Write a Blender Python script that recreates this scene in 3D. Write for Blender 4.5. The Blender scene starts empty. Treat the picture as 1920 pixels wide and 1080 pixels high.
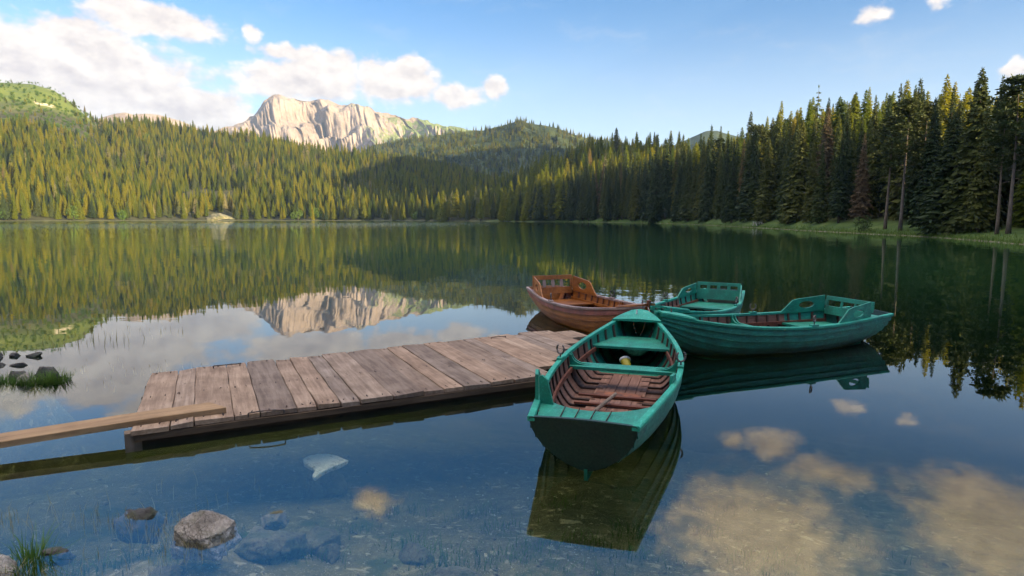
import bpy, math, random
import numpy as np
from mathutils import Vector, Matrix
R = math.radians
rng = np.random.default_rng(7)
random.seed(7)
SC = bpy.context.scene
COL = SC.collection
SUN_AZ, SUN_EL = 124.0, 14.5          # degrees, azimuth clockwise from +Y
EXPOSURE = 2.2

# ------------------------------------------------------------------ helpers
def tag(o, label=None, cat=None, group=None, kind=None):
    if label: o['label'] = label
    if cat: o['category'] = cat
    if group: o['group'] = group
    if kind: o['kind'] = kind
    return o

def empty(name, loc=(0, 0, 0), rz=0.0):
    o = bpy.data.objects.new(name, None)
    COL.objects.link(o)
    o.location = loc
    o.rotation_euler = (0, 0, rz)
    o.empty_display_size = 0.2
    return o

class MB:
    def __init__(s):
        s.v = []; s.f = []; s.m = []
    def add(s, verts, faces, mi=0):
        b = len(s.v)
        s.v += [tuple(p) for p in verts]
        for f in faces:
            s.f.append([i + b for i in f]); s.m.append(mi)
    def loft(s, rings, cap=True, closed=True, mi=0):
        n = len(rings[0]); vs = [p for r in rings for p in r]; fs = []
        for i in range(len(rings) - 1):
            for j in range(n if closed else n - 1):
                k = (j + 1) % n
                fs.append((i*n + j, i*n + k, (i+1)*n + k, (i+1)*n + j))
        if cap and closed:
            fs.append(tuple(range(n))[::-1])
            fs.append(tuple((len(rings)-1)*n + j for j in range(n)))
        s.add(vs, fs, mi)
    def box(s, c, d, rz=0.0, mi=0):
        ca, sa = math.cos(rz), math.sin(rz); vs = []
        for z in (-.5, .5):
            for x, y in ((-.5, -.5), (.5, -.5), (.5, .5), (-.5, .5)):
                X, Y = x*d[0], y*d[1]
                vs.append((c[0] + X*ca - Y*sa, c[1] + X*sa + Y*ca, c[2] + z*d[2]))
        s.add(vs, [(3,2,1,0), (4,5,6,7), (0,1,5,4), (1,2,6,5), (2,3,7,6), (3,0,4,7)], mi)
    def prism(s, poly, off, mi=0):
        n = len(poly); off = Vector(off)
        a = [Vector(p) for p in poly]; b = [p + off for p in a]
        fs = [tuple(range(n))[::-1], tuple(range(n, 2*n))]
        fs += [(i, (i+1) % n, (i+1) % n + n, i + n) for i in range(n)]
        s.add(a + b, fs, mi)
    def plate_hole(s, outer, hc, hr, to3, off, n=36, mi=0):
        """flat plate: 2D outline with an elliptical hole, mapped to 3D by to3, thickness vector off"""
        oc = [math.atan2(p[1]-hc[1], p[0]-hc[0]) for p in outer]
        angs = sorted([i*2*math.pi/n - math.pi for i in range(n)] + oc)
        ro, ri = [], []
        for a in angs:
            dx, dy = math.cos(a), math.sin(a); best = 1e9
            for i in range(len(outer)):
                x1, y1 = outer[i][0]-hc[0], outer[i][1]-hc[1]
                x2, y2 = outer[(i+1) % len(outer)][0]-hc[0], outer[(i+1) % len(outer)][1]-hc[1]
                den = dx*(y2-y1) - dy*(x2-x1)
                if abs(den) < 1e-12: continue
                t = (x1*(y2-y1) - y1*(x2-x1))/den
                u = (x1*dy - y1*dx)/den
                if t > 0 and -1e-6 <= u <= 1+1e-6: best = min(best, t)
            ro.append((hc[0]+dx*best, hc[1]+dy*best))
            k = 1/math.sqrt((dx/hr[0])**2 + (dy/hr[1])**2)
            ri.append((hc[0]+dx*k, hc[1]+dy*k))
        off = Vector(off); m = len(angs)
        A = [Vector(to3(*p)) for p in ro]; B = [Vector(to3(*p)) for p in ri]
        vs = A + B + [p+off for p in A] + [p+off for p in B]; fs = []
        for i in range(m):
            j = (i+1) % m
            fs += [(i, j, m+j, m+i), (2*m+i, 3*m+i, 3*m+j, 2*m+j), (i, 2*m+i, 2*m+j, j), (m+i, m+j, 3*m+j, 3*m+i)]
        s.add(vs, fs, mi)
    def tube(s, path, r, n=8, mi=0):
        path = [Vector(p) for p in path]; rings = []
        rr = r if hasattr(r, '__len__') else [r]*len(path)
        up = Vector((0.13, 0.2, 1)).normalized()
        for i, p in enumerate(path):
            t = (path[min(i+1, len(path)-1)] - path[max(i-1, 0)]).normalized()
            a = t.cross(up)
            if a.length < 1e-3: a = t.cross(Vector((1, 0, 0)))
            a.normalize(); b = t.cross(a).normalized(); up = -b if False else up
            rings.append([p + (a*math.cos(k*2*math.pi/n) + b*math.sin(k*2*math.pi/n))*rr[i] for k in range(n)])
        s.loft(rings, mi=mi)
    def build(s, name, mats, parent=None, smooth=False, recalc=True):
        me = bpy.data.meshes.new(name)
        me.from_pydata(s.v, [], s.f)
        if not isinstance(mats, (list, tuple)): mats = [mats]
        for m in mats: me.materials.append(m)
        me.polygons.foreach_set('material_index', s.m)
        if smooth: me.polygons.foreach_set('use_smooth', [True]*len(s.f))
        if recalc:
            import bmesh
            bm = bmesh.new(); bm.from_mesh(me)
            bmesh.ops.recalc_face_normals(bm, faces=bm.faces)
            bm.to_mesh(me); bm.free()
        me.update()
        o = bpy.data.objects.new(name, me)
        COL.objects.link(o)
        if parent: o.parent = parent
        return o

def np_mesh(name, V, F, mats, parent=None, smooth=True, link=True):
    V = np.asarray(V, dtype=np.float32); F = np.asarray(F, dtype=np.int32); k = F.shape[1]
    me = bpy.data.meshes.new(name)
    me.vertices.add(len(V)); me.vertices.foreach_set('co', V.ravel())
    me.loops.add(F.size); me.loops.foreach_set('vertex_index', F.ravel())
    me.polygons.add(len(F))
    me.polygons.foreach_set('loop_start', np.arange(0, F.size, k, dtype=np.int32))
    me.polygons.foreach_set('loop_total', np.full(len(F), k, dtype=np.int32))
    me.polygons.foreach_set('use_smooth', np.full(len(F), smooth))
    for m in (mats if isinstance(mats, (list, tuple)) else [mats]): me.materials.append(m)
    me.update(calc_edges=True); me.validate()
    o = bpy.data.objects.new(name, me)
    if link: COL.objects.link(o)
    if parent: o.parent = parent
    return o

def grid_faces(nr, nc, wrap=False):
    i, j = np.meshgrid(np.arange(nr-1), np.arange(nc if wrap else nc-1), indexing='ij')
    k = (j+1) % nc
    return np.stack([i*nc+j, i*nc+k, (i+1)*nc+k, (i+1)*nc+j], -1).reshape(-1, 4)

def _hash(ix, iy, seed):
    h = (ix.astype(np.int64)*374761393 + iy.astype(np.int64)*668265263 + seed*982451653) & 0xffffffff
    h = ((h ^ (h >> 13))*1274126177) & 0xffffffff
    return ((h ^ (h >> 16)) & 0xffff)/65535.0
def vnoise(x, y, seed=0):
    x = np.asarray(x, float); y = np.asarray(y, float)
    ix = np.floor(x); iy = np.floor(y); fx = x-ix; fy = y-iy
    fx = fx*fx*(3-2*fx); fy = fy*fy*(3-2*fy)
    a = _hash(ix, iy, seed); b = _hash(ix+1, iy, seed); c = _hash(ix, iy+1, seed); d = _hash(ix+1, iy+1, seed)
    return a + (b-a)*fx + (c-a)*fy + (a-b-c+d)*fx*fy
def fbm(x, y, seed=0, n=5, ridged=False, gain=0.5):
    s = 0; a = 1; t = 0
    for k in range(n):
        v = vnoise(x*2**k+k*17.3, y*2**k-k*9.1, seed+k)
        if ridged: v = 1-abs(2*v-1)
        s = s + a*v; t += a; a *= gain
    return s/t
def sstep(a, b, x):
    t = np.clip((np.asarray(x, float)-a)/(b-a), 0, 1); return t*t*(3-2*t)
def smooth_curve(xs, ys):
    xs = np.array(xs, float); ys = np.array(ys, float)
    m = np.gradient(ys, xs)
    def f(x):
        x = np.asarray(x, float); i = np.clip(np.searchsorted(xs, x)-1, 0, len(xs)-2)
        h = xs[i+1]-xs[i]; t = (x-xs[i])/h
        return (2*t**3-3*t**2+1)*ys[i] + (t**3-2*t**2+t)*h*m[i] + (-2*t**3+3*t**2)*ys[i+1] + (t**3-t**2)*h*m[i+1]
    return f

# ------------------------------------------------------------------ materials
class NT:
    """small node-tree builder"""
    def __init__(s, tree): s.t = tree
    def n(s, typ, ins=None, **props):
        nd = s.t.nodes.new(typ)
        for k, v in props.items(): setattr(nd, k, v)
        for k, v in (ins or {}).items():
            sock = nd.inputs[k]
            if isinstance(v, bpy.types.NodeSocket): s.t.links.new(v, sock)
            elif isinstance(v, bpy.types.Node): s.t.links.new(v.outputs[0], sock)
            else: sock.default_value = v
        return nd
    def math(s, op, a, b=0.0, c=0.0, clamp=False):
        return s.n('ShaderNodeMath', {0: a, 1: b, 2: c}, operation=op, use_clamp=clamp).outputs[0]
    def vmath(s, op, a, b=(0, 0, 0), c=None):
        nd = s.n('ShaderNodeVectorMath', {0: a, 1: b}, operation=op)
        return nd.outputs['Value'] if op in ('LENGTH', 'DOT_PRODUCT', 'DISTANCE') else nd.outputs[0]
    def ramp(s, fac, stops, interp='LINEAR'):
        nd = s.n('ShaderNodeValToRGB', {0: fac}); cr = nd.color_ramp; cr.interpolation = interp
        while len(cr.elements) < len(stops): cr.elements.new(0.5)
        for e, (p, c) in zip(cr.elements, stops):
            e.position = p; e.color = (*c, 1) if hasattr(c, '__len__') else (c, c, c, 1)
        return nd.outputs[0]
    def mix(s, fac, a, b, blend='MIX'):
        nd = s.n('ShaderNodeMix', data_type='RGBA', blend_type=blend, clamp_factor=True)
        for i, v in ((0, fac), (6, a), (7, b)):
            if isinstance(v, bpy.types.NodeSocket): s.t.links.new(v, nd.inputs[i])
            elif i == 0: nd.inputs[i].default_value = v
            else: nd.inputs[i].default_value = (*v, 1)
        return nd.outputs[2]
    def noise(s, vec, scale, detail=4, rough=0.55, dist=0.0, out=0):
        return s.n('ShaderNodeTexNoise', {'Vector': vec, 'Scale': scale, 'Detail': detail, 'Roughness': rough, 'Distortion': dist}).outputs[out]
    def mapr(s, v, a, b, c=0.0, d=1.0):
        return s.n('ShaderNodeMapRange', {0: v, 1: a, 2: b, 3: c, 4: d}, interpolation_type='SMOOTHSTEP').outputs[0]
    def scale(s, vec, sc):
        return s.n('ShaderNodeMapping', {'Vector': vec, 'Scale': sc}).outputs[0]

def new_mat(name, fn):
    m = bpy.data.materials.new(name); m.use_nodes = True
    nt = m.node_tree; nt.nodes.clear()
    out = nt.nodes.new('ShaderNodeOutputMaterial'); b = NT(nt)
    bs = nt.nodes.new('ShaderNodeBsdfPrincipled')
    nt.links.new(bs.outputs[0], out.inputs['Surface'])
    fn(b, bs, out)
    return m
def setp(b, bs, col=None, rough=0.7, bump=None, bstr=0.4, bdist=0.01, spec=0.5):
    if col is not None:
        if isinstance(col, bpy.types.NodeSocket): b.t.links.new(col, bs.inputs['Base Color'])
        else: bs.inputs['Base Color'].default_value = (*col, 1)
    if isinstance(rough, bpy.types.NodeSocket): b.t.links.new(rough, bs.inputs['Roughness'])
    else: bs.inputs['Roughness'].default_value = rough
    bs.inputs['Specular IOR Level'].default_value = spec
    if bump is not None:
        nd = b.n('ShaderNodeBump', {'Height': bump, 'Strength': bstr, 'Distance': bdist})
        b.t.links.new(nd.outputs[0], bs.inputs['Normal'])
def objco(b): return b.n('ShaderNodeTexCoord').outputs['Object']
def orand(b): return b.n('ShaderNodeObjectInfo').outputs['Random']
def wpos(b): return b.n('ShaderNodeNewGeometry').outputs['Position']
def shifted(b, amt=37.0):
    r = orand(b)
    return b.vmath('ADD', objco(b), b.n('ShaderNodeCombineXYZ', {0: b.math('MULTIPLY', r, amt), 1: b.math('MULTIPLY', r, amt*1.7), 2: b.math('MULTIPLY', r, amt*.6)}).outputs[0])

def m_paint(base, light, dark, chip=(0.20, 0.16, 0.12), wear=0.62):
    def fn(b, bs, out):
        p = shifted(b)
        n1 = b.noise(p, 5, 5); n2 = b.noise(p, 38, 4, 0.7); n3 = b.noise(b.scale(p, (3, 30, 30)), 2.2, 3)
        c = b.mix(b.mapr(n1, .3, .7), dark, base)
        c = b.mix(b.mapr(n3, .52, .75, 0, .55), c, light)
        ch = b.math('ADD', b.math('MULTIPLY', n2, .6), b.math('MULTIPLY', n1, .4))
        c = b.mix(b.mapr(ch, wear, wear+.05, 0, .85), c, chip)
        c = b.mix(b.mapr(b.noise(p, 2.4, 5, .65), .48, .72, 0, .55), c, tuple(x*.4+.012 for x in dark))
        c = b.mix(b.mapr(b.noise(b.scale(p, (9, 9, 1.2)), 3.0, 4, .7), .56, .72, 0, .35), c, tuple(x*.5+.02 for x in dark))
        setp(b, bs, c, b.mapr(n2, .3, .8, .48, .78), b.math('ADD', b.math('MULTIPLY', n2, .5), n3), .35, .004)
    return fn
def m_wood(cols, axis='y', fine=1.0, crack=True, rough=0.85, knots=True):
    st = {'x': (1, 14, 14), 'y': (14, 1, 14), 'z': (14, 14, 1)}[axis]
    def fn(b, bs, out):
        p = shifted(b); r = orand(b)
        q = b.scale(p, st)
        g1 = b.noise(q, 1.5*fine, 6, .62, .35); g2 = b.noise(q, 7*fine, 4, .7); bl = b.noise(p, 2.6, 4, .6)
        f = b.math('ADD', b.math('MULTIPLY', g1, .55), b.math('MULTIPLY', bl, .45))
        c = b.ramp(f, [(.28, cols[0]), (.45, cols[1]), (.6, cols[2]), (.78, cols[3])])
        c = b.mix(1.0, c, b.ramp(r, [(0, (.70, .69, .70)), (.25, (1.14, 1.02, .90)), (.5, (.86, .88, .92)), (.75, (1.22, 1.14, 1.04)), (1, (.92, .84, .76))]), 'MULTIPLY')
        ck = b.mapr(g2, .30, .38)
        if crack: c = b.mix(b.math('MULTIPLY', b.math('SUBTRACT', 1.0, ck), .75), c, tuple(x*.25 for x in cols[0]))
        if knots:
            v = b.n('ShaderNodeTexVoronoi', {'Vector': b.scale(p, (3.0, 1.6, 3)) if axis == 'y' else b.scale(p, (1.6, 3, 3)), 'Scale': 1.4}).outputs['Distance']
            c = b.mix(b.mapr(b.math('ADD', v, b.math('MULTIPLY', g2, .05)), .05, .10, .8, 0), c, tuple(x*.35 for x in cols[0]))
        setp(b, bs, c, rough, b.math('ADD', g2, b.math('MULTIPLY', g1, .8)), .55, .006, .3)
    return fn

M = {}
M['green'] = new_mat('green_paint', m_paint((.004, .205, .130), (.02, .32, .22), (.003, .125, .080), (.20, .29, .23), .625))
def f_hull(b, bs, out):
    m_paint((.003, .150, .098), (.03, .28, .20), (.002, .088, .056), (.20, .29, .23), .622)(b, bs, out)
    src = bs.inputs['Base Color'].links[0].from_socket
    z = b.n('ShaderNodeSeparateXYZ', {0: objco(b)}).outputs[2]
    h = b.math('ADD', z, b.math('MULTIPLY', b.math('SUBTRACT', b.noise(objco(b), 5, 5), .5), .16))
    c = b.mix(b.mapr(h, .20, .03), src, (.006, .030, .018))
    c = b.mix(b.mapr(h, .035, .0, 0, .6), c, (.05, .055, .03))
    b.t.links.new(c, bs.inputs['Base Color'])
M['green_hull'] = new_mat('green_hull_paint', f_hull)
M['green_shade'] = new_mat('green_paint_with_shade', m_paint((.002, .030, .021), (.006, .06, .045), (.001, .019, .013), (.03, .06, .045), .68))  # hull green with the shade of the stern painted in, for the transoms
M['green_rail'] = new_mat('green_paint_worn', m_paint((.006, .26, .165), (.05, .42, .30), (.004, .18, .115), (.32, .42, .35), .60))
M['red_strake'] = new_mat('peeling_red_paint', m_paint((.22, .050, .026), (.30, .12, .06), (.13, .030, .017), (.34, .30, .15), .60))
M['rail_brown'] = new_mat('worn_pinkish_rail', m_paint((.30, .20, .16), (.42, .32, .27), (.19, .11, .085), (.13, .07, .05), .63))
M['varnish'] = new_mat('varnished_orange_wood', m_wood([(.095, .030, .008), (.20, .068, .013), (.30, .108, .020), (.38, .15, .04)], 'x', 1.0, True, .45, False))
M['inner_brown'] = new_mat('bare_inner_planking', m_wood([(.060, .030, .022), (.125, .064, .046), (.19, .108, .082), (.29, .19, .15)], 'x', 1.2, True, .8, False))
M['rib_dark'] = new_mat('dark_rib_wood', m_wood([(.018, .012, .010), (.04, .024, .018), (.06, .036, .026), (.09, .055, .04)], 'y', 1.0, False, .8, False))
M['slat_red'] = new_mat('reddish_floor_slats', m_wood([(.05, .018, .011), (.10, .034, .018), (.15, .055, .03), (.22, .10, .06)], 'y', 1.0, True, .7, False))
M['dock'] = new_mat('weathered_planks', m_wood([(.085, .055, .038), (.180, .124, .086), (.285, .208, .150), (.43, .345, .275)], 'y', 1.0))
M['dock_dark'] = new_mat('wet_dark_timber', m_wood([(.014, .010, .008), (.026, .018, .013), (.042, .03, .02), (.07, .05, .036)], 'x', 1.0))
M['edge'] = new_mat('damp_edge_timber', m_wood([(.03, .02, .014), (.062, .042, .028), (.10, .07, .047), (.16, .115, .08)], 'x', 1.0))
M['gangplank'] = new_mat('yellowish_plank', m_wood([(.10, .062, .035), (.21, .135, .073), (.30, .20, .112), (.40, .29, .18)], 'x', .8))
M['iron'] = new_mat('rusty_iron', lambda b, bs, o: setp(b, bs, b.mix(b.mapr(b.noise(objco(b), 40), .4, .65), (.03, .024, .022), (.10, .05, .03)), .6))
M['grey_iron'] = new_mat('grey_oarlock_iron', lambda b, bs, o: setp(b, bs, b.mix(b.mapr(b.noise(objco(b), 60), .4, .65), (.06, .06, .06), (.13, .09, .07)), .5))
M['rope'] = new_mat('grey_rope', lambda b, bs, o: setp(b, bs, b.mix(b.noise(objco(b), 90), (.16, .12, .10), (.42, .34, .30)), .95))
M['yellow'] = new_mat('yellow_plastic', lambda b, bs, o: setp(b, bs, b.mix(b.noise(objco(b), 12), (.50, .40, .03), (.32, .26, .02)), .5))
M['white'] = new_mat('white_plastic', lambda b, bs, o: setp(b, bs, b.mix(b.noise(objco(b), 12), (.75, .72, .66), (.55, .53, .48)), .5))
M['bench'] = new_mat('pale_bench_wood', m_wood([(.25, .23, .20), (.40, .37, .33), (.48, .45, .40), (.55, .52, .47)], 'x'))

def f_rock(c0, c1, c2, sc=6.0, moss=0.0):
    def fn(b, bs, out):
        p = shifted(b)
        n1 = b.noise(p, sc*.5, 6, .65, .3); n2 = b.noise(p, sc*5, 5, .7)
        c = b.ramp(b.math('ADD', b.math('MULTIPLY', n1, .6), b.math('MULTIPLY', n2, .4)), [(.33, c0), (.5, c1), (.68, c2)])
        v = b.n('ShaderNodeTexVoronoi', {'Vector': b.vmath('ADD', p, b.noise(p, 4, 3, out=1)), 'Scale': sc*.5}, feature='DISTANCE_TO_EDGE').outputs['Distance']
        c = b.mix(b.mapr(v, 0, .035, .7, 0), c, tuple(x*.3 for x in c0))
        if moss:
            c = b.mix(b.mapr(b.noise(p, sc*.9, 4), .5, .62, 0, moss), c, (.03, .05, .012))
        setp(b, bs, c, .85, b.math('ADD', n1, b.math('MULTIPLY', n2, .5)), .7, .03, .35)
    return fn
M['rock'] = new_mat('pale_lichen_rock', f_rock((.08, .066, .054), (.24, .205, .17), (.48, .43, .37), 11, .2))
M['rock_dark'] = new_mat('dark_wet_rock', f_rock((.025, .022, .02), (.06, .053, .047), (.14, .125, .11), 9, .35))
M['rock_under'] = new_mat('algae_rock', f_rock((.04, .036, .02), (.10, .088, .05), (.20, .175, .11), 7, .5))
M['slab_white'] = new_mat('pale_submerged_stone', f_rock((.55, .53, .46), (.68, .66, .58), (.78, .76, .68), 5))
M['pebble'] = new_mat('pebbles', lambda b, bs, o: setp(b, bs, b.ramp(b.noise(wpos(b), 4.5, 3, .8), [(.3, (.06, .05, .03)), (.45, (.20, .17, .10)), (.55, (.30, .26, .17)), (.68, (.62, .56, .44))]), .8))

def f_leaf(cols, br=None, tr=0.15, rough=.75):
    def fn(b, bs, out):
        r = orand(b); n = b.noise(wpos(b), .9, 3)
        c = b.ramp(b.math('ADD', b.math('MULTIPLY', r, .7), b.math('MULTIPLY', n, .3)), cols)
        if br: c = b.mix(b.mapr(b.math('FRACT', b.math('MULTIPLY', r, 13.7)), br[0], br[0]+.05), c, br[1])
        c = b.mix(1.0, c, b.ramp(b.noise(objco(b), 2.2, 2), [(.3, .72), (.7, 1.3)]), 'MULTIPLY')
        setp(b, bs, c, rough, spec=.2)
        tl = b.n('ShaderNodeBsdfTranslucent', {'Color': c})
        mx = b.n('ShaderNodeMixShader', {0: tr, 1: bs.outputs[0], 2: tl.outputs[0]})
        b.t.links.new(mx.outputs[0], out.inputs['Surface'])
    return fn
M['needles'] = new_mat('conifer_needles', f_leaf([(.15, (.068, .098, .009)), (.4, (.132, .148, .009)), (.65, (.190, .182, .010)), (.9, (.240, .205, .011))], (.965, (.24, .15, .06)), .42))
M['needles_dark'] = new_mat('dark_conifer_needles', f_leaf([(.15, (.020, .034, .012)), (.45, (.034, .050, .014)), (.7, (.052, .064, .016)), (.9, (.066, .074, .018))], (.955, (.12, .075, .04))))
M['needles_bank_shade'] = new_mat('needles_with_painted_shade', f_leaf([(.15, (.018, .032, .010)), (.45, (.034, .048, .011)), (.7, (.058, .066, .012)), (.9, (.092, .090, .014))], (.955, (.15, .09, .05)), .2))
M['leaf_light'] = new_mat('light_green_leaves', f_leaf([(.2, (.05, .10, .014)), (.8, (.10, .15, .02))], None, .3))
M['leaf_dark'] = new_mat('bush_leaves', f_leaf([(.2, (.045, .075, .018)), (.8, (.075, .11, .025))], None, .2))
M['grass'] = new_mat('grass_blades', f_leaf([(.2, (.05, .10, .015)), (.8, (.11, .16, .03))], None, .3))
M['dry_grass'] = new_mat('dry_grass_blades', f_leaf([(.2, (.09, .11, .03)), (.8, (.24, .20, .09))], None, .3))
M['bark'] = new_mat('grey_brown_bark', m_wood([(.05, .038, .03), (.10, .078, .062), (.15, .118, .095), (.20, .165, .135)], 'z', .5, True, .9, False))
M['bark_dark'] = new_mat('dark_bark', m_wood([(.022, .017, .014), (.042, .032, .025), (.06, .046, .036), (.085, .066, .052)], 'z', .5, True, .9, False))

def f_ground(b, bs, out):
    p = wpos(b); z = b.n('ShaderNodeSeparateXYZ', {0: p}).outputs[2]
    # lake bed: silt, stones and leaf litter
    n1 = b.noise(p, .9, 5, .6); n2 = b.noise(p, 7, 6, .68, .4)
    v = b.n('ShaderNodeTexVoronoi', {'Vector': b.vmath('ADD', p, b.noise(p, 3.0, 3, out=1)), 'Scale': 6.5, 'Randomness': 1.0})
    cell = b.n('ShaderNodeSeparateXYZ', {0: v.outputs['Color']}).outputs[0]
    bed = b.ramp(b.math('ADD', b.math('MULTIPLY', n1, .5), b.math('MULTIPLY', n2, .5)), [(.32, (.030, .036, .012)), (.46, (.085, .078, .034)), (.58, (.15, .13, .06)), (.72, (.25, .215, .12))])
    bed = b.mix(b.math('MULTIPLY', b.mapr(v.outputs['Distance'], .22, .48, 1, 0), b.mapr(cell, .5, .8)), bed, b.ramp(cell, [(.5, (.14, .115, .06)), (1, (.34, .29, .18))]))
    v2 = b.n('ShaderNodeTexVoronoi', {'Vector': b.vmath('ADD', p, b.noise(p, 9, 3, out=1)), 'Scale': 30})
    c2 = b.n('ShaderNodeSeparateXYZ', {0: v2.outputs['Color']}).outputs[1]
    bed = b.mix(b.math('MULTIPLY', b.mapr(v2.outputs['Distance'], .2, .45, 1, 0), b.mapr(c2, .74, .82)), bed, (.52, .45, .30))
    bed = b.mix(b.mapr(b.noise(p, 1.7, 4), .55, .68, 0, .8), bed, (.035, .06, .015))
    # bank grass, forest floor, high meadow with pale rock
    gr = b.ramp(b.noise(p, .35, 5, .6), [(.35, (.028, .050, .010)), (.55, (.055, .090, .016)), (.7, (.10, .115, .03))])
    gr = b.mix(b.mapr(b.noise(p, 2.5, 4), .45, .7, 0, .6), gr, (.06, .11, .02))
    ff = b.ramp(b.noise(p, .12, 5), [(.35, (.020, .022, .010)), (.65, (.050, .048, .020))])
    md = b.ramp(b.noise(p, .02, 6, .65), [(.35, (.055, .075, .010)), (.55, (.090, .110, .014)), (.75, (.125, .132, .020))])
    md = b.mix(b.mapr(b.noise(b.scale(p, (1, 1, 2.2)), .022, 7, .72), .635, .67), md, (.48, .40, .28))
    md = b.mix(b.mapr(b.noise(p, .09, 4, .7), .5, .6, 0, .75), md, (.045, .07, .014))
    geo = wpos(b); sx = b.n('ShaderNodeSeparateXYZ', {0: geo})
    xr = b.mapr(sx.outputs[0], -30, 10)
    land = b.mix(b.mapr(b.math('ADD', z, b.math('MULTIPLY', b.math('SUBTRACT', 1.0, xr), 1.9)), .9, 2.6), gr, ff)
    land = b.mix(b.mapr(b.math('ADD', z, b.math('MULTIPLY', b.noise(p, .02, 3), 30)), 135, 158), land, md)
    mud = b.ramp(n2, [(.35, (.10, .085, .05)), (.65, (.24, .20, .13))])
    shore = b.mix(b.mapr(z, -.02, .16), mud, land)
    c = b.mix(b.mapr(z, -.06, .0), bed, shore)
    setp(b, bs, c, .9, b.math('ADD', n2, b.math('MULTIPLY', b.math('SUBTRACT', 1.0, v.outputs['Distance']), .5)), .5, .05, .2)
M['ground'] = new_mat('lake_bed_and_land', f_ground)

def f_mountain(b, bs, out):
    p = wpos(b); nz = b.n('ShaderNodeSeparateXYZ', {0: b.n('ShaderNodeNewGeometry').outputs['Normal']}).outputs[2]
    q = b.scale(p, (1, 1, .35))
    n1 = b.noise(q, .012, 7, .65, .4); n2 = b.noise(p, .05, 5, .7)
    rock = b.ramp(b.math('ADD', b.math('MULTIPLY', n1, .6), b.math('MULTIPLY', n2, .4)), [(.33, (.100, .079, .067)), (.48, (.190, .150, .126)), (.62, (.250, .200, .170))])
    gr = b.ramp(n1, [(.35, (.055, .085, .022)), (.65, (.115, .140, .035))])
    g = b.math('ADD', nz, b.math('MULTIPLY', b.math('SUBTRACT', n1, .5), .9))
    xx = b.n('ShaderNodeSeparateXYZ', {0: p}).outputs[0]
    c = b.mix(b.math('MULTIPLY', b.mapr(b.math('ADD', g, b.mapr(xx, -600, -380, 0, .38)), .80, .96), b.mapr(xx, -760, -420, .12, .9)), rock, gr)
    setp(b, bs, c, .95, b.math('ADD', n1, n2), .9, 6.0, .1)
M['mountain'] = new_mat('pale_limestone', f_mountain)
def f_hill(b, bs, out):
    p = wpos(b)
    n1 = b.noise(p, .01, 6, .6)
    c = b.ramp(n1, [(.35, (.022, .032, .012)), (.6, (.045, .056, .017)), (.75, (.085, .10, .025))])
    setp(b, bs, c, .95, b.noise(p, .12, 5, .7), 1.0, 5.0, .1)
M['hill'] = new_mat('wooded_hill_floor', f_hill)
M['meadow'] = new_mat('bright_meadow', lambda b, bs, o: setp(b, bs, b.mix(b.noise(wpos(b), .03, 4), (.12, .17, .03), (.18, .20, .04)), .95))

# ------------------------------------------------------------------ camera, sun, sky
cam = bpy.data.cameras.new('camera'); cam_o = bpy.data.objects.new('camera', cam); COL.objects.link(cam_o)
cam_o.location = (0, 0, 2.0); cam_o.rotation_euler = (R(90-6.5), 0, 0)
cam.sensor_width = 36; cam.lens = 36*1150/1920; cam.clip_start = .05; cam.clip_end = 30000
SC.camera = cam_o
sd = Vector((math.sin(R(SUN_AZ))*math.cos(R(SUN_EL)), math.cos(R(SUN_AZ))*math.cos(R(SUN_EL)), math.sin(R(SUN_EL))))
sun = bpy.data.lights.new('sun', 'SUN'); sun.energy = 5.0; sun.angle = R(.5); sun.color = (1.0, .80, .48)
sun_o = bpy.data.objects.new('sun', sun); COL.objects.link(sun_o)
sun_o.rotation_euler = (-sd).to_track_quat('-Z', 'Y').to_euler(); sun_o.location = (60, -40, 60)

W = bpy.data.worlds.new('World'); SC.world = W; W.use_nodes = True
wt = W.node_tree; wt.nodes.clear(); b = NT(wt)
wo = wt.nodes.new('ShaderNodeOutputWorld'); bg = wt.nodes.new('ShaderNodeBackground')
sky = wt.nodes.new('ShaderNodeTexSky'); sky.sky_type = 'NISHITA'; sky.sun_disc = False
sky.sun_elevation = R(SUN_EL); sky.sun_rotation = R(SUN_AZ); sky.altitude = 1400
sky.air_density = 1.0; sky.dust_density = .7; sky.ozone_density = 2.5
SKY = .050
d = b.n('ShaderNodeTexCoord').outputs['Generated']
sx = b.n('ShaderNodeSeparateXYZ', {0: d})
az = b.math('MULTIPLY', b.math('ARCTAN2', sx.outputs[0], sx.outputs[1]), 57.29578)
el = b.math('MULTIPLY', b.math('ARCSINE', sx.outputs[2]), 57.29578)
ae = b.n('ShaderNodeCombineXYZ', {0: az, 1: el}).outputs[0]
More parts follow.
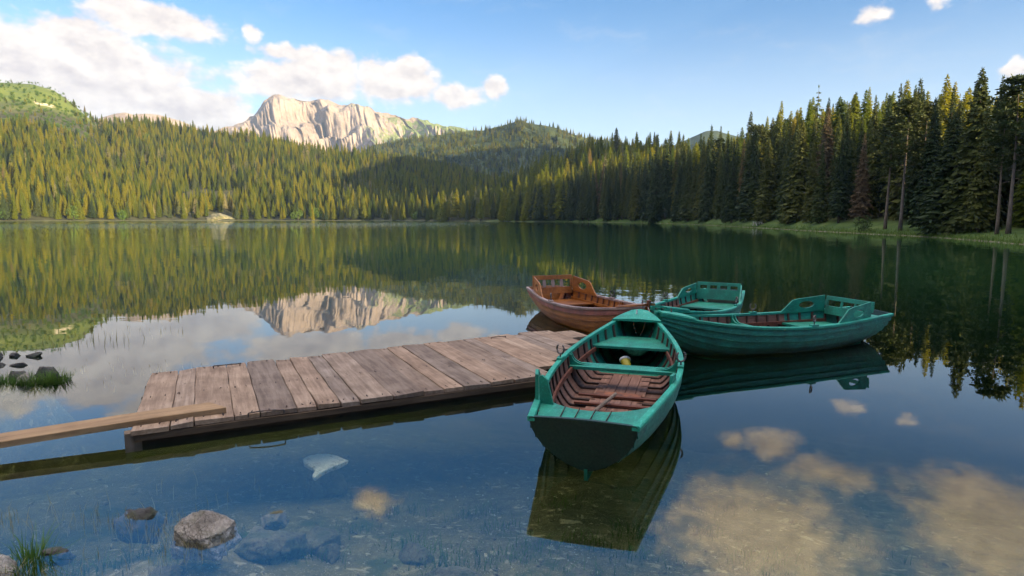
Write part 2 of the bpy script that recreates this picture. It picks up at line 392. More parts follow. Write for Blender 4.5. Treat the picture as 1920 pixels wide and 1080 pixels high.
# cloud centres: azimuth, elevation, half width, half height (degrees), strength
CL = [(-34.3, 10.3, 9.6, 4.4, 1), (-40, 11.0, 6, 3.4, 1), (-34.9, 13.4, 2.7, 1.7, 1), (-27.6, 8.4, 6.4, 2.6, 1), (-29.3, 15.0, 5.2, 1.5, .9), (-31.5, 15.6, 2.4, 1.2, .8),
      (-22.05, 15.2, 1.1, .9, .6), (-18.6, 11.6, 5.8, 2.3, .95), (-16.4, 12.8, 3.1, 1.6, .9), (-10.2, 12.1, 4.4, 2.2, 1), (-9.2, 13.4, 2.3, 1.5, .95), (-4.8, 10.9, 2.6, 1.2, .8),
      (-1.6, 11.2, 1.2, 1.5, .7), (-25, 7.3, 5, 1.8, .8), (-19.4, 13.9, 3.2, .8, .6), (29.2, 15.1, 1.1, .8, .36), (33.1, 15.6, 1.0, .6, .36), (38.6, 10.4, 1.1, 1.0, .7),
      (23.8, 19.0, 2.3, 1.6, .85), (20.5, 19.4, 1.5, 1.0, .75), (23.3, 26.5, 9.0, 5.0, 1), (28.5, 20.8, 3.6, 1.4, .7), (39.5, 22.3, 6.5, 4.6, 1.05), (-13.1, 25.1, 1.8, 1.7, .8),
      (-60, 12, 14, 6, 1), (75, 18, 14, 6, .9), (-100, 22, 30, 9, 1), (-20, 62, 60, 14, 1.2), (90, 60, 60, 16, 1.2), (-110, 58, 60, 18, 1.2), (0, 82, 200, 20, 1.2)]  # the high overhead clouds are unseen, added to light the foreground
warp = b.vmath('MULTIPLY', b.vmath('SUBTRACT', b.noise(ae, .22, 4, .6, out=1), (.5, .5, .5)), (5.0, 2.6, 0))
aw = b.vmath('ADD', ae, warp)
field = None; hgt = None
for (ca, ce, wa, we, st) in CL:
    q = b.vmath('MULTIPLY', b.vmath('SUBTRACT', aw, (ca, ce, 0)), (1/wa, 1/we, 0))
    f = b.math('MULTIPLY_ADD', b.vmath('LENGTH', q), -st, st)
    field = f if field is None else b.math('SMOOTH_MAX', field, f, .12)
def puff(off):
    q = b.vmath('MULTIPLY', b.vmath('ADD', ae, off), (1, 1.5, 0))
    return b.math('ADD', b.math('MULTIPLY', b.noise(q, .36, 9, .57, .15), .82), b.math('MULTIPLY', b.noise(q, 1.3, 4, .5), .18))
pf = puff((0, 0, 0)); pf2 = puff((.55, .75, 0))
dens = b.math('ADD', field, b.math('MULTIPLY', b.math('SUBTRACT', pf, .5), 1.35))
hi_ = b.mapr(el, 16.5, 20)
alpha = b.mapr(dens, b.math('MULTIPLY_ADD', hi_, -.16, -.06), b.math('MULTIPLY_ADD', hi_, .34, .34))
thick = b.mapr(dens, .25, 1.0)
lit = b.math('ADD', .62, b.math('MULTIPLY', b.math('SUBTRACT', pf, pf2), 2.6), clamp=True)
lit = b.math('SUBTRACT', lit, b.math('MULTIPLY', b.mapr(b.math('ADD', el, b.math('MULTIPLY', b.noise(ae, .3, 4), 5)), 15.5, 8.5), b.math('MULTIPLY', thick, .62)), clamp=True)
ccol = b.mix(lit, (.62, .54, .52), (.98, .88, .78))
wisp = b.math('MULTIPLY', b.mapr(b.noise(b.vmath('MULTIPLY', aw, (.5, 1.6, 0)), .22, 6, .6), .5, .8, 0, .3), b.math('MULTIPLY', b.mapr(el, 3, 12), b.mapr(el, 24, 14)))
CS = .275
high = b.mapr(el, 18.5, 33, 1.0, 2.5)     # sky and clouds above the view boosted to lift reflections and foreground light
top = b.math('MULTIPLY', b.math('MULTIPLY', CS, high), b.mapr(el, 42, 58, 1.0, 1.75))
ccol = b.mix(b.math('MULTIPLY', hi_, b.mapr(el, 50, 38)), ccol, b.vmath('MULTIPLY', ccol, (1.12, .97, .78)))
ccol = b.vmath('MULTIPLY', ccol, b.n('ShaderNodeCombineXYZ', {0: top, 1: top, 2: top}).outputs[0])
skyc = b.n('ShaderNodeHueSaturation', {'Saturation': b.mapr(el, 10, 26, 1.0, 1.32), 'Color': sky.outputs[0]}).outputs[0]
skyc = b.vmath('MULTIPLY', skyc, b.n('ShaderNodeCombineXYZ', {i_: b.math('MULTIPLY', SKY, high) for i_ in range(3)}).outputs[0])
skyc = b.mix(b.mapr(el, 17, 3, 0, .62), skyc, (.64*CS, .70*CS, .74*CS))
skyc = b.mix(wisp, skyc, (.62*CS, .66*CS, .70*CS))
fin = b.mix(b.math('MULTIPLY', alpha, .97), skyc, ccol)
wt.links.new(fin, bg.inputs['Color']); bg.inputs['Strength'].default_value = 1.0
wt.links.new(bg.outputs[0], wo.inputs['Surface'])
SC.view_settings.view_transform = 'Standard'; SC.view_settings.look = 'None'
SC.view_settings.exposure = EXPOSURE; SC.view_settings.gamma = 1

# ------------------------------------------------------------------ terrain
SHORE = [(-180, 3.0), (-120, 4.0), (-90, 6.0), (-75, 10), (-62, 26), (-53, 90), (-46, 420), (-39.7, 560), (-25.8, 600), (-12.7, 520), (-3, 400), (1.9, 350), (6.9, 312), (11.7, 262), (16.4, 202), (20.8, 146),
         (25.1, 111), (29.6, 92), (32.7, 83), (36.1, 72), (39.2, 62), (50, 54), (70, 50), (100, 38), (130, 18), (155, 6), (180, 3.0)]
RIDGE = [(-180, 20, 60), (-120, 16, 60), (-85, 8, 120), (-70, 4, 500), (-52, 9.4, 1000), (-38.96, 9.75, 1050), (-37.17, 9.87, 1050), (-35.96, 9.59, 1050), (-34.74, 8.68, 1050), (-33.3, 7.74, 1040), (-29.24, 7.91, 1000), (-25.45, 7.43, 950), (-22.21, 7.27, 900),
         (-18.81, 6.71, 880), (-15.26, 6.3, 850), (-9.69, 5.87, 800), (-5.37, 5.17, 750), (-2.45, 4.33, 680), (-.49, 4.71, 620), (1.96, 5.38, 560), (6.8, 7.04, 480), (11.54, 7.32, 420), (16.15, 6.72, 360), (20.5, 7.5, 300),
         (25.4, 9.0, 240), (28.4, 9.4, 205), (32, 9.8, 175), (35.3, 10.0, 155), (38.4, 10.1, 140), (42, 10, 160), (46, 9.5, 300), (55, 14, 480), (63, 25, 540), (72, 27, 540), (84, 17.5, 470), (100, 13.5, 260), (140, 20, 80), (180, 20, 60)]  # steep ridge right of the view is unseen, raised to shade the left slope
_sa = np.array([s[0] for s in SHORE]); _sr = np.log([s[1] for s in SHORE])
_ra = np.array([s[0] for s in RIDGE]); _re = np.array([s[1] for s in RIDGE]); _rd = np.array([s[2] for s in RIDGE])
def shore_r(a):
    return np.exp(np.interp(a, _sa, _sr))*(1 + .035*(fbm(np.asarray(a)*.55, 0*np.asarray(a), 3, 4)-.5))
def tree_h(a, r):      # typical tree height by place
    return np.where(a < -2, 14.8, 21.0)
def ground_z(x, y):
    x = np.asarray(x, float); y = np.asarray(y, float)
    a = np.degrees(np.arctan2(x, y)); r = np.hypot(x, y) + 1e-6
    rs = shore_r(a); el_ = np.interp(a, _ra, _re); D = np.interp(a, _ra, _rd)
    bald = sstep(-33.2, -35.2, a)
    zr = 2 + D*np.tan(np.radians(el_)) - tree_h(a, r)*.9*(1-.75*bald)
    # water side
    left = sstep(.5, -4.5, x)
    dep = (.185*np.maximum(r-1.9, 0)**1.05)*(1-.22*left) + .07
    dep = np.minimum(dep, 7 + 0*r)
    dep = np.minimum(dep, .03 + .14*(rs-r))
    dep = dep*(1 - .95*np.exp(-((x+5.95)**2/.16+(y-7.47)**2/.05)))*(1 - .93*np.exp(-((x+7.1)**2+(y-8.5)**2)/.5))*(1 - .55*np.exp(-((x+2.2)**2+(y-3.8)**2)/.5))
    bed = -dep + (fbm(x*1.1, y*1.1, 11, 4)-.5)*.22*sstep(3, 6, r) + (fbm(x*4, y*4, 5, 3)-.5)*.05*np.exp(-r/40)
    bed = np.minimum(bed, -.01-.04*np.clip(rs-r, 0, 2))
    # land side
    t = np.clip((r-rs)/np.maximum(D-rs, 5), 0, None)
    bank = .05 + .45*sstep(0, 5, r-rs) + .03*np.clip(r-rs-4, 0, 40)
    hill = zr*np.clip(t, 0, 1)**(1.12 + 1.15*sstep(42, 50, a)*sstep(125, 95, a)) + (fbm(x*.012, y*.012, 21, 4)-.5)*20*np.clip(t, 0, 1)*(1-np.clip(t, 0, 1))*np.clip(zr/60, .1, 1.4)
    over = np.clip(r-D, 0, None)
    right = sstep(2, 9, a)
    rise = zr/D*.93
    hill = hill + np.where(over > 0, right*over*rise - (1-right)*over*.10, 0)
    land = np.maximum(bank*np.where(t < 1, 1, .8), hill + .05)
    land = np.where(r > 640, np.where(right > .5, np.minimum(land, 110 + 400*sstep(42, 48, a)), land), land)
    return np.where(r < rs, bed, np.maximum(land, .02))
azs = np.concatenate([np.arange(-180, -75, 3.0), np.arange(-75, -44, .3), np.arange(-44, 48, .16), np.arange(48, 180, 3.0)])
rads = np.concatenate([np.geomspace(.25, 14, 150), np.geomspace(14, 1500, 150)[1:], [2200]])
A, RR = np.meshgrid(np.radians(azs), rads)
X = RR*np.sin(A); Y = RR*np.cos(A); Z = ground_z(X, Y)
V = np.stack([X, Y, Z], -1).reshape(-1, 3)
ground = np_mesh('ground', V, grid_faces(len(rads), len(azs), True)[:, ::-1], M['ground'])
tag(ground, kind='structure')

# far hills and mountain: sheets with their own distance, built as slopes rising to a ridge line and falling behind it
def slope_sheet(name, prof, dist, base_d, amp, mat, seed, zbase, shear=.0, nc=400, nr=90, back=600, sc=.004, shape=None, stretch=1.0):
    pa = np.array([p[0] for p in prof]); pe = np.array([p[1] for p in prof])
    a = np.linspace(pa[0], pa[-1], nc); e = np.interp(a, pa, pe)
    s = np.concatenate([np.linspace(0, 1, nr), np.linspace(1, 2, nr//4)[1:]])
    Sg, Ag = np.meshgrid(s, a, indexing='ij'); E = np.interp(Ag, pa, pe)
    dd = dist if np.isscalar(dist) else np.interp(Ag, pa, dist)
    top = dd*np.tan(np.radians(E)) + 2
    sf = np.clip(Sg, 0, 1)
    r = base_d + (dd-base_d)*sf + back*np.clip(Sg-1, 0, 1)
    pr = shape(sf, Ag) if shape else sf**1.1
    z = zbase + (top-zbase)*pr - np.clip(Sg-1, 0, 1)*back*.12
    xa = np.radians(Ag)*dd
    env = np.clip(4*sf*(1-sf), 0, 1)**.6*np.where(Sg > 1, 0, 1)
    wx = (fbm(xa*sc*.8, Sg*1.5, seed+40, 3)-.5)*1.1; u_ = xa*sc + shear*Sg*4 + wx
    n = .62*(fbm(u_*.55, Sg*stretch*.8 + 3.1, seed, 5, True, .5)-.55) + .55*(fbm(u_*1.3+7, Sg*stretch*2.2, seed+3, 6, False, .58)-.5) + .10*(fbm(u_*7, Sg*9, seed+9, 4, True)-.5)
    r = r + n*amp*env
    led = fbm(xa*sc*1.2, Sg*2, seed+60, 3)
    z = z + amp*.035*np.sin((Sg*16 + led*9)*2.2)*env
    z = z + (fbm(xa*sc*5, Sg*9, seed+5, 5) - .5)*amp*.10*np.clip(sf*2, 0, 1)*(1-.5*sf**4)*np.where(Sg > 1, .4, 1)
    Aq = np.radians(Ag)
    V = np.stack([r*np.sin(Aq), r*np.cos(Aq), z], -1).reshape(-1, 3)
    o = np_mesh(name, V, grid_faces(len(s), nc)[:, ::-1], mat)
    return o, (r, z, Ag, Sg)

MT = [(-27, 6.4), (-24.86, 7.25), (-23.84, 7.61), (-22.35, 8.59), (-21.47, 9.72), (-20.7, 10.18), (-19.55, 10.14), (-18.03, 10.06), (-16.04, 10.03), (-14.7, 9.78), (-12.88, 9.72), (-12.2, 9.2), (-10.57, 8.99), (-9.16, 8.84), (-8.21, 8.68), (-6.3, 8.4), (-4.38, 7.96), (-2.92, 7.6), (0, 7.0), (3, 6.5)]
def mshape(s, a):
    c = sstep(-9.5, -12.5, a)*sstep(-23, -21.5, a)
    steep = np.interp(s, [0, .35, .6, .8, .93, 1], [0, .16, .36, .66, .93, 1])
    soft = np.interp(s, [0, .4, .7, 1], [0, .3, .66, 1])
    return c*steep + (1-c)*soft
mountain, _ = slope_sheet('mountain', MT, 2700, 1750, 560, M['mountain'], 31, 60, .42, 700, 200, 700, .0048, mshape, .55)
tag(mountain, kind='structure')
MID = [(-17, 4.2), (-15.3, 5.1), (-12.5, 6.4), (-9.66, 7.0), (-6.31, 7.5), (-2.92, 7.9), (-1.22, 8.25), (0.0, 8.5), (.4, 8.72), (.9, 8.76), (1.4, 8.55), (2.92, 8.3), (4.37, 8.0), (5.83, 7.5), (7.28, 7.1), (9.19, 6.8), (13.9, 6.0)]
midhill, mg = slope_sheet('hill', MID, 1550, 1000, 150, M['hill'], 52, 30, .6, 260, 80, 300, .006, None, .8)
tag(midhill, kind='structure')
sm, _ = slope_sheet('hill', [(13.5, 6.0), (14.8, 6.5), (16.14, 7.08), (17.0, 7.42), (17.47, 7.5), (18.13, 7.5), (19.23, 7.14), (20.54, 6.64), (22, 6.1)], 2300, 1700, 120, M['hill'], 61, 60, .3, 90, 40, 300)
tag(sm, kind='structure')
lr, _ = slope_sheet('mountain', [(-34.5, 7.0), (-33.14, 7.6), (-32.27, 7.98), (-31.57, 8.12), (-31.0, 7.98), (-30.2, 8.1), (-29.23, 8.12), (-28.13, 7.85), (-26.5, 7.2)], 2200, 1600, 120, M['mountain'], 71, 60, .3, 120, 50, 300)
tag(lr, kind='structure')

# ------------------------------------------------------------------ water
def f_water(b, bs, out):
    p = wpos(b); s3 = b.n('ShaderNodeSeparateXYZ', {0: p})
    r = b.vmath('LENGTH', p)
    def ripple(sc, det, scale): 
        c = b.noise(b.scale(p, scale), sc, det, .55, out=1)
        return b.vmath('SUBTRACT', c, (.5, .5, .5))
    r1 = ripple(1.0, 3, (1.1, 2.6, 1)); r2 = ripple(1.0, 2, (5, 11, 1))
    patch = b.noise(b.scale(p, (.012, .03, 1)), 1.0, 4)
    amp = b.math('ADD', b.mapr(r, 4, 60, .006, .040), b.mapr(r, 60, 260, 0, .04))
    amp = b.math('MULTIPLY', amp, b.mapr(patch, .3, .7, .55, 1.35))
    # wind-ruffled strip off the left shore
    wind = b.math('MULTIPLY', b.mapr(b.math('ADD', r, b.math('MULTIPLY', b.math('SUBTRACT', patch, .5), 60)), 95, 190), b.mapr(b.math('ADD', r, b.math('MULTIPLY', b.math('SUBTRACT', patch, .5), 40)), 300, 245))
    wind = b.math('MULTIPLY', wind, b.mapr(s3.outputs[0], 20, -60))
    amp = b.math('ADD', amp, b.math('MULTIPLY', wind, .5))
    cat = b.math('MULTIPLY', b.mapr(b.math('ADD', r, b.math('MULTIPLY', b.math('SUBTRACT', patch, .5), 50)), 34, 90), b.mapr(s3.outputs[0], 4, -14))
    amp = b.math('ADD', amp, b.math('MULTIPLY', cat, .15))
    cat2 = b.math('MULTIPLY', b.mapr(b.n('ShaderNodeVectorMath', {0: b.vmath('SUBTRACT', p, (3.5, 17, 0)), 1: (.22, .11, 0)}, operation='MULTIPLY').outputs[0] if False else b.vmath('LENGTH', b.vmath('MULTIPLY', b.vmath('SUBTRACT', p, (3.0, 16.5, 0)), (.20, .22, 0))), 1.0, .3), .030)
    amp = b.math('ADD', amp, cat2)
    v = b.vmath('ADD', r1, b.vmath('MULTIPLY', r2, (.8, .8, 0)))
    a3 = b.n('ShaderNodeCombineXYZ', {0: amp, 1: amp, 2: 0.0}).outputs[0]
    v = b.vmath('ADD', b.vmath('MULTIPLY', v, a3), (0, 0, 1))
    nrm = b.vmath('NORMALIZE', v)
    b.t.nodes.remove(bs)
    fr = b.n('ShaderNodeFresnel', {'IOR': 1.58, 'Normal': nrm}).outputs[0]
    back = b.n('ShaderNodeNewGeometry').outputs['Backfacing']
    fac = b.math('MULTIPLY', fr, b.math('SUBTRACT', 1.0, back))
    tp = b.n('ShaderNodeBsdfTransparent', {'Color': (1, 1, 1, 1)})
    body = b.n('ShaderNodeBsdfDiffuse', {'Color': (.022, .075, .024, 1)})      # turbid green body of the deep water
    tp = b.n('ShaderNodeMixShader', {0: b.mapr(r, 7, 34, .02, .55), 1: tp.outputs[0], 2: body.outputs[0]})
    gs = b.n('ShaderNodeBsdfGlossy', {'Color': (1, 1, 1, 1), 'Roughness': 0.0, 'Normal': nrm})
    mx = b.n('ShaderNodeMixShader', {0: fac, 1: tp.outputs[0], 2: gs.outputs[0]})
    b.t.links.new(mx.outputs[0], out.inputs['Surface'])
    ab = b.n('ShaderNodeVolumeAbsorption', {'Color': (.50, .57, .32, 1), 'Density': .70})
    b.t.links.new(ab.outputs[0], out.inputs['Volume'])
M['water'] = new_mat('clear_lake_water', f_water)
wa = np.arange(0, 360, 3.0); wr = np.array([2.0, 8, 30, 120, 400, 720])
wv = [(0, 0, 0)]; wf = []
mbw = MB(); n = len(wa)
ring = lambda rr, z: [(rr*math.sin(R(a)), rr*math.cos(R(a)), z) for a in wa]
mbw.loft([ring(720, -9.0), ring(720, 0.0)], cap=True)
water = mbw.build('water', M['water']); tag(water, kind='structure')

# ------------------------------------------------------------------ trees
def blade_tris(out, base, d, side, l, w, droop):
    tip = base + d*l + np.array([0, 0, -droop*l])
    out.append(base - side*w*.15); out.append(base + d*l*.5 + side*w + np.array([0, 0, -droop*l*.35])); out.append(tip)
    out.append(base + side*w*.15); out.append(tip); out.append(base + d*l*.5 - side*w + np.array([0, 0, -droop*l*.35]))
def spruce_crown(seed, H=20.0, Rb=2.5, start=.10, lev=.42, nb=7, dead=0.0, bulge=.9, irregular=.25):
    g = np.random.default_rng(seed); T = []
    z = H*start
    while z < H*.99:
        t = (z/H-start)/(1-start)
        rad = Rb*((1-t)**bulge)*(.55+.45*min(1, t*6+.35)) + .12
        if g.random() < dead*.35: z += lev*.8; continue
        k = max(4, int(nb*(1-.45*t)))
        ph = g.random()*6.28
        for j in range(k):
            if g.random() < dead*.5: continue
            an = ph + j*6.283/k + g.normal(0, .25)
            l = rad*(1-irregular + 2*irregular*g.random()); l = max(l, .15)
            d = np.array([math.cos(an), math.sin(an), 0.0]); s = np.array([-d[1], d[0], 0.0])
            dr = .10 + .38*(1-t)*g.uniform(.7, 1.3) - .55*max(0, t-.72)
            b0 = np.array([0, 0, z + g.normal(0, .08)])
            ro = g.uniform(-1.0, 1.0); s1 = s*math.cos(ro) + np.array([0, 0, math.sin(ro)])
            blade_tris(T, b0, d, s1, l, l*.13+.04, dr)
            # drooping outer skin of the bough, facing out and up
            ap = b0*1.0 + d*rad*.08 + np.array([0, 0, .30*rad*.6+.12]); hw = rad*g.uniform(.30, .50); rr_ = l*g.uniform(.70, .90); dz_ = -.30*rad*g.uniform(.6, 1.3) - .15
            c1 = b0 + d*rr_ + s*hw + np.array([0, 0, dz_]); c2 = b0 + d*rr_ - s*hw + np.array([0, 0, dz_*g.uniform(.7, 1.2)]); md_ = b0 + d*rr_*1.12 + np.array([0, 0, dz_*.75])
            T.extend([ap, c1, md_, ap, md_, c2])
            nsub = 4 if l > 1.2 else (3 if l > .6 else 2)
            for q in range(nsub):
                f = (q+.9)/(nsub+.35)
                pb = b0 + d*l*f + np.array([0, 0, -dr*l*f*f])
                for sg in (-1, 1):
                    dd = d*.62 + s*sg*.78 + np.array([0, 0, g.normal(-.05, .12)]); dd /= np.linalg.norm(dd)
                    ss = np.cross(dd, [0, 0, 1]); ss /= np.linalg.norm(ss) + 1e-9
                    ll = l*(.42-.2*f)*g.uniform(.7, 1.35) + .12
                    ss = ss*.42 + np.array([0, 0, .9])*g.choice([-1, 1])
                    blade_tris(T, pb, dd, ss, ll, ll*.22+.03, .28+.2*g.random())
        z += lev*g.uniform(.75, 1.25)*(1-.35*t)
    for q in range(4):
        an = q*1.57
        d = np.array([math.cos(an)*.25, math.sin(an)*.25, 1.0])
        blade_tris(T, np.array([0, 0, H*.965]), d, np.array([-math.sin(an), math.cos(an), 0]), H*.04, .07, 0)
    return np.array(T)
def pine_crown(seed, H=19.0, start=.42, Rm=3.0):
    g = np.random.default_rng(seed); T = []
    for i in range(46):
        t = g.random()**.8; z = H*(start + (1-start)*t*.97)
        rad = Rm*(math.sin(min(1, (t*.85+.12))*3.05)**.7)*g.uniform(.45, 1.1)
        an = g.random()*6.283; d = np.array([math.cos(an), math.sin(an), .05+.3*t])
        s = np.array([-d[1], d[0], 0]); base = np.array([0, 0, z])
        blade_tris(T, base, d, s, rad, .05, .08)
        for c in range(5):
            f = .45 + .6*c/4
            cc = base + d*rad*f + g.normal(0, .22, 3)
            for q in range(15):
                dd = g.normal(0, 1, 3); dd[2] = abs(dd[2])*.7 - .15; dd /= np.linalg.norm(dd)
                ss = np.cross(dd, g.normal(0, 1, 3)); ss /= np.linalg.norm(ss)
                blade_tris(T, cc + dd*.1, dd, ss, g.uniform(.35, .75), .12, .1)
    return np.array(T)
def bush_crown(seed, rx, rz, n=260, lf=.16):
    g = np.random.default_rng(seed); T = []
    cl = [(g.normal(0, .45)*rx, g.normal(0, .45)*rx, rz*(.35+.55*g.random()), g.uniform(.3, .6)) for _ in range(11)]
    for i in range(n):
        c = cl[g.integers(len(cl))]
        dd = g.normal(0, 1, 3); dd /= np.linalg.norm(dd)
        p = np.array([c[0], c[1], c[2]]) + dd*np.array([rx, rx, rz])*c[3]*g.uniform(.6, 1.0)
        p[2] = max(p[2], .03)
        ss = np.cross(dd, g.normal(0, 1, 3)); ss /= np.linalg.norm(ss)
        d2 = dd + g.normal(0, .5, 3); d2 /= np.linalg.norm(d2)
        blade_tris(T, p, d2, ss, lf*g.uniform(.8, 1.6), lf*.45, .25)
    return np.array(T)
def tri_mesh_obj(name, T, mat, parent):
    T = np.asarray(T); F = np.arange(len(T)).reshape(-1, 3)
    return np_mesh(name, T, F, mat, parent, smooth=False)
def trunk_obj(H, r0, mat, parent, seed, limbs=0, lean=0.0, top=.97, zl=(.2, .6)):
    g = np.random.default_rng(seed); mb = MB()
    pts = [(lean*t*t*H*.05 + .03*H*.1*math.sin(t*5+seed), .02*H*.1*math.cos(t*4+seed), H*top*t) for t in np.linspace(0, 1, 9)]
    pts[0] = (pts[0][0], pts[0][1], -.4)
    mb.tube(pts, [max(r0*(1-.93*t)*(1.35 if i == 0 else 1), .02) for i, t in enumerate(np.linspace(0, 1, 9))], 8)
    for i in range(limbs):
        z = H*g.uniform(*zl); an = g.random()*6.28; l = g.uniform(.6, 1.8)
        mb.tube([(0, 0, z), (math.cos(an)*l*.5, math.sin(an)*l*.5, z-.05), (math.cos(an)*l, math.sin(an)*l, z-.25*l)], [.045, .03, .01], 5)
    return mb.build('trunk', mat, parent, smooth=True, recalc=False)

PROTO = {}
def make_tree(kind, var):
    root = empty('pine_tree' if kind == 'pine' else 'spruce_tree')
    if kind == 'spruce':
        P_ = [dict(Rb=2.5, start=.05, lev=.40), dict(Rb=2.0, start=.10, lev=.42, irregular=.32), dict(Rb=3.1, start=.03, lev=.38, irregular=.3, bulge=.8), dict(Rb=2.2, start=.16, lev=.45, dead=.22, irregular=.4), dict(Rb=2.7, start=.08, lev=.40, bulge=1.05)][var]
        tri_mesh_obj('crown', spruce_crown(100+var, **P_), M['needles'] if var != 4 else M['needles_dark'], root)
        trunk_obj(20, .24, M['bark_dark'], root, var, 5, top=.95, zl=(.03, .2))
    elif kind == 'bare':   # thin, gappy, half-dead
        tri_mesh_obj('crown', spruce_crown(160+var, Rb=1.9, start=.22, lev=.5, dead=.75, irregular=.5), M['dry_grass'] if var == 0 else M['needles_dark'], root)
        trunk_obj(20, .2, M['bark'], root, var+9, 26, zl=(.12, .9))
    else:
        tri_mesh_obj('crown', pine_crown(200+var, start=.40 if var == 0 else .5), M['needles_dark'], root)
        trunk_obj(19, .27, M['bark'], root, var+20, 12, lean=.4 if var == 0 else -.3, zl=(.3, .7))
    return root
for var in range(5):
    PROTO['spruce', var] = make_tree('spruce', var)
    bk = PROTO['spruce', var].copy(); COL.objects.link(bk); PROTO['bank', var] = bk      # same tree, the right bank's shade painted into darker needles
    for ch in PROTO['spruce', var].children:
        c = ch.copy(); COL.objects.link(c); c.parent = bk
        if c.name.startswith('crown'): c.data = ch.data.copy(); c.data.materials[0] = M['needles_bank_shade']
PROTO['bare', 0] = make_tree('bare', 0)
for var in range(2): PROTO['pine', var] = make_tree('pine', var)
_used = set()
def place_tree(key, x, y, h, rz, label, group=None, wide=1.0):
    src = PROTO[key]
    if key in _used:
        o = src.copy(); COL.objects.link(o)
        for k in ('label', 'category', 'group'):
            if k in o: del o[k]
        for ch in src.children:
            c = ch.copy(); COL.objects.link(c); c.parent = o
    else:
        o = src; _used.add(key)
    s = h/(19.0 if key[0] == 'pine' else 20.0)
    o.location = (x, y, float(ground_z(x, y))); o.rotation_euler = (0, 0, rz); o.scale = (s*wide, s*wide, s)
    return tag(o, label, 'tree', group)
def polar(a, r): return r*math.sin(R(a)), r*math.cos(R(a))

TAKEN = []
def special(key, a, r, h, label, rz=0.0, wide=1.0):
    x, y = polar(a, r); TAKEN.append((x, y)); place_tree(key, x, y, h, rz, label, None, wide)
special(('pine', 0), 32.2, 89, 15.5, 'tall bare-trunked pine with a pale trunk standing at the edge of the right bank', .4)
special(('pine', 1), 31.2, 92, 14.0, 'darker slender pine just left of the tall pale-trunked pine', 2.0)
special(('pine', 1), 33.4, 92, 14.5, 'thin pine just right of the tall pale-trunked pine', 3.9)
special(('pine', 0), 18.4, 209, 22.0, 'slim pine with pale bare trunk alone near the sandy end of the right shore', 1.0)
special(('pine', 1), 21.4, 160, 21.0, 'tall twin-looking pine with bare lower trunk behind the picnic bench', 4.4)
special(('pine', 0), 38.9, 70, 13.5, 'leaning pine with long bare trunk at the right edge of the photo', 2.6)
special(('pine', 1), 38.2, 71, 10.5, 'smaller bare pine beside the leaning pine at the right edge', .3)
special(('bank', 2), 35.2, 80, 12.5, 'broad spruce with branches sweeping down to the grass on the right bank', .2, 1.25)
special(('bank', 2), 24.4, 132, 17.0, 'broad full spruce right of the picnic bench behind low bushes', 1.3, 1.1)
special(('bank', 1), 29.4, 103, 13.0, 'slim pointed young spruce behind the round bush on the grassy bank', .9)
special(('bank', 4), 26.7, 122, 19.0, 'dark wide spruce with layered boughs left of the round bush', .9, 1.15)
special(('bare', 0), 25.9, 150, 24.0, 'tall half-dead reddish brown spruce among the green ones on the right', .5)

# forest points on jittered grids; the 300 nearest shore rows become trees of their own
def jgrid(x0, x1, y0, y1, s, g):
    xs = np.arange(x0, x1, s); ys = np.arange(y0, y1, s); gx, gy = np.meshgrid(xs, ys)
    gx = gx + g.uniform(-.42, .42, gx.shape)*s; gy = gy + g.uniform(-.42, .42, gy.shape)*s
    return gx.ravel(), gy.ravel()
g = np.random.default_rng(12)
pts = []
def collect(x, y, cond):
    pts.append(np.stack([x[cond], y[cond]], -1))
x, y = jgrid(-1000, 140, 120, 1100, 5.7, g); a = np.degrees(np.arctan2(x, y)); r = np.hypot(x, y); rs = shore_r(a); D = np.interp(a, _ra, _rd)
bald_t = np.clip((r-rs)/(D-rs), 0, 1.2)
baldness = sstep(-31, -36, a)*sstep(.44, .70, bald_t + .16*(fbm(x*.02, y*.02, 8, 3)-.5))
keep = (a > -60) & (a < 2) & (r > rs+1.5) & (r < D+28) & (g.random(len(x)) > baldness*.5)
clear = (np.hypot(a+25.3, (r-rs-8)/22) < 1.0) | (((a+25.6)/2.6)**2 + ((r-rs-85)/26)**2 < 1)
keep &= ~clear
collect(x, y, keep)
x, y = jgrid(-20, 420, 40, 600, 5.2, g); a = np.degrees(np.arctan2(x, y)); r = np.hypot(x, y); rs = shore_r(a); D = np.interp(a, _ra, _rd)
gap = np.interp(a, [2, 14, 18, 24, 34, 41], [3, 4, 8, 16, 8, 6])
keep = (a >= 2) & (a < 44) & (r > rs+36) & (r < D+40)
collect(x, y, keep)
x, y = jgrid(-20, 420, 30, 480, 3.6, g); a = np.degrees(np.arctan2(x, y)); r = np.hypot(x, y); rs = shore_r(a)
gap = np.interp(a, [2, 14, 18, 24, 34, 41], [2, 3, 6, 11, 5, 4])
keep = (a >= 2) & (a < 44) & (r > rs+gap) & (r <= rs+36)
collect(x, y, keep)
x, y = jgrid(10, 420, -260, 330, 7.0, g); a = np.degrees(np.arctan2(x, y)); r = np.hypot(x, y); rs = shore_r(a)
collect(x, y, (a >= 44) & (a < 150) & (r > rs+6) & (r < 300) & (r > 22))
x, y = jgrid(-60, 60, -70, 0, 5.0, g); a = np.degrees(np.arctan2(x, y)); r = np.hypot(x, y)
collect(x, y, ((a > 125) | (a < -115)) & (r > 13) & (r < 60))
FP = np.concatenate(pts)
fa = np.degrees(np.arctan2(FP[:, 0], FP[:, 1])); fr = np.hypot(FP[:, 0], FP[:, 1]); frs = shore_r(fa)
tk = np.array(TAKEN)
FP_ok = np.min(np.hypot(FP[:, None, 0]-tk[None, :, 0], FP[:, None, 1]-tk[None, :, 1]), 1) > 3.2
FP, fa, fr, frs = FP[FP_ok], fa[FP_ok], fr[FP_ok], frs[FP_ok]
fz = ground_z(FP[:, 0], FP[:, 1])
hgt_bald = None
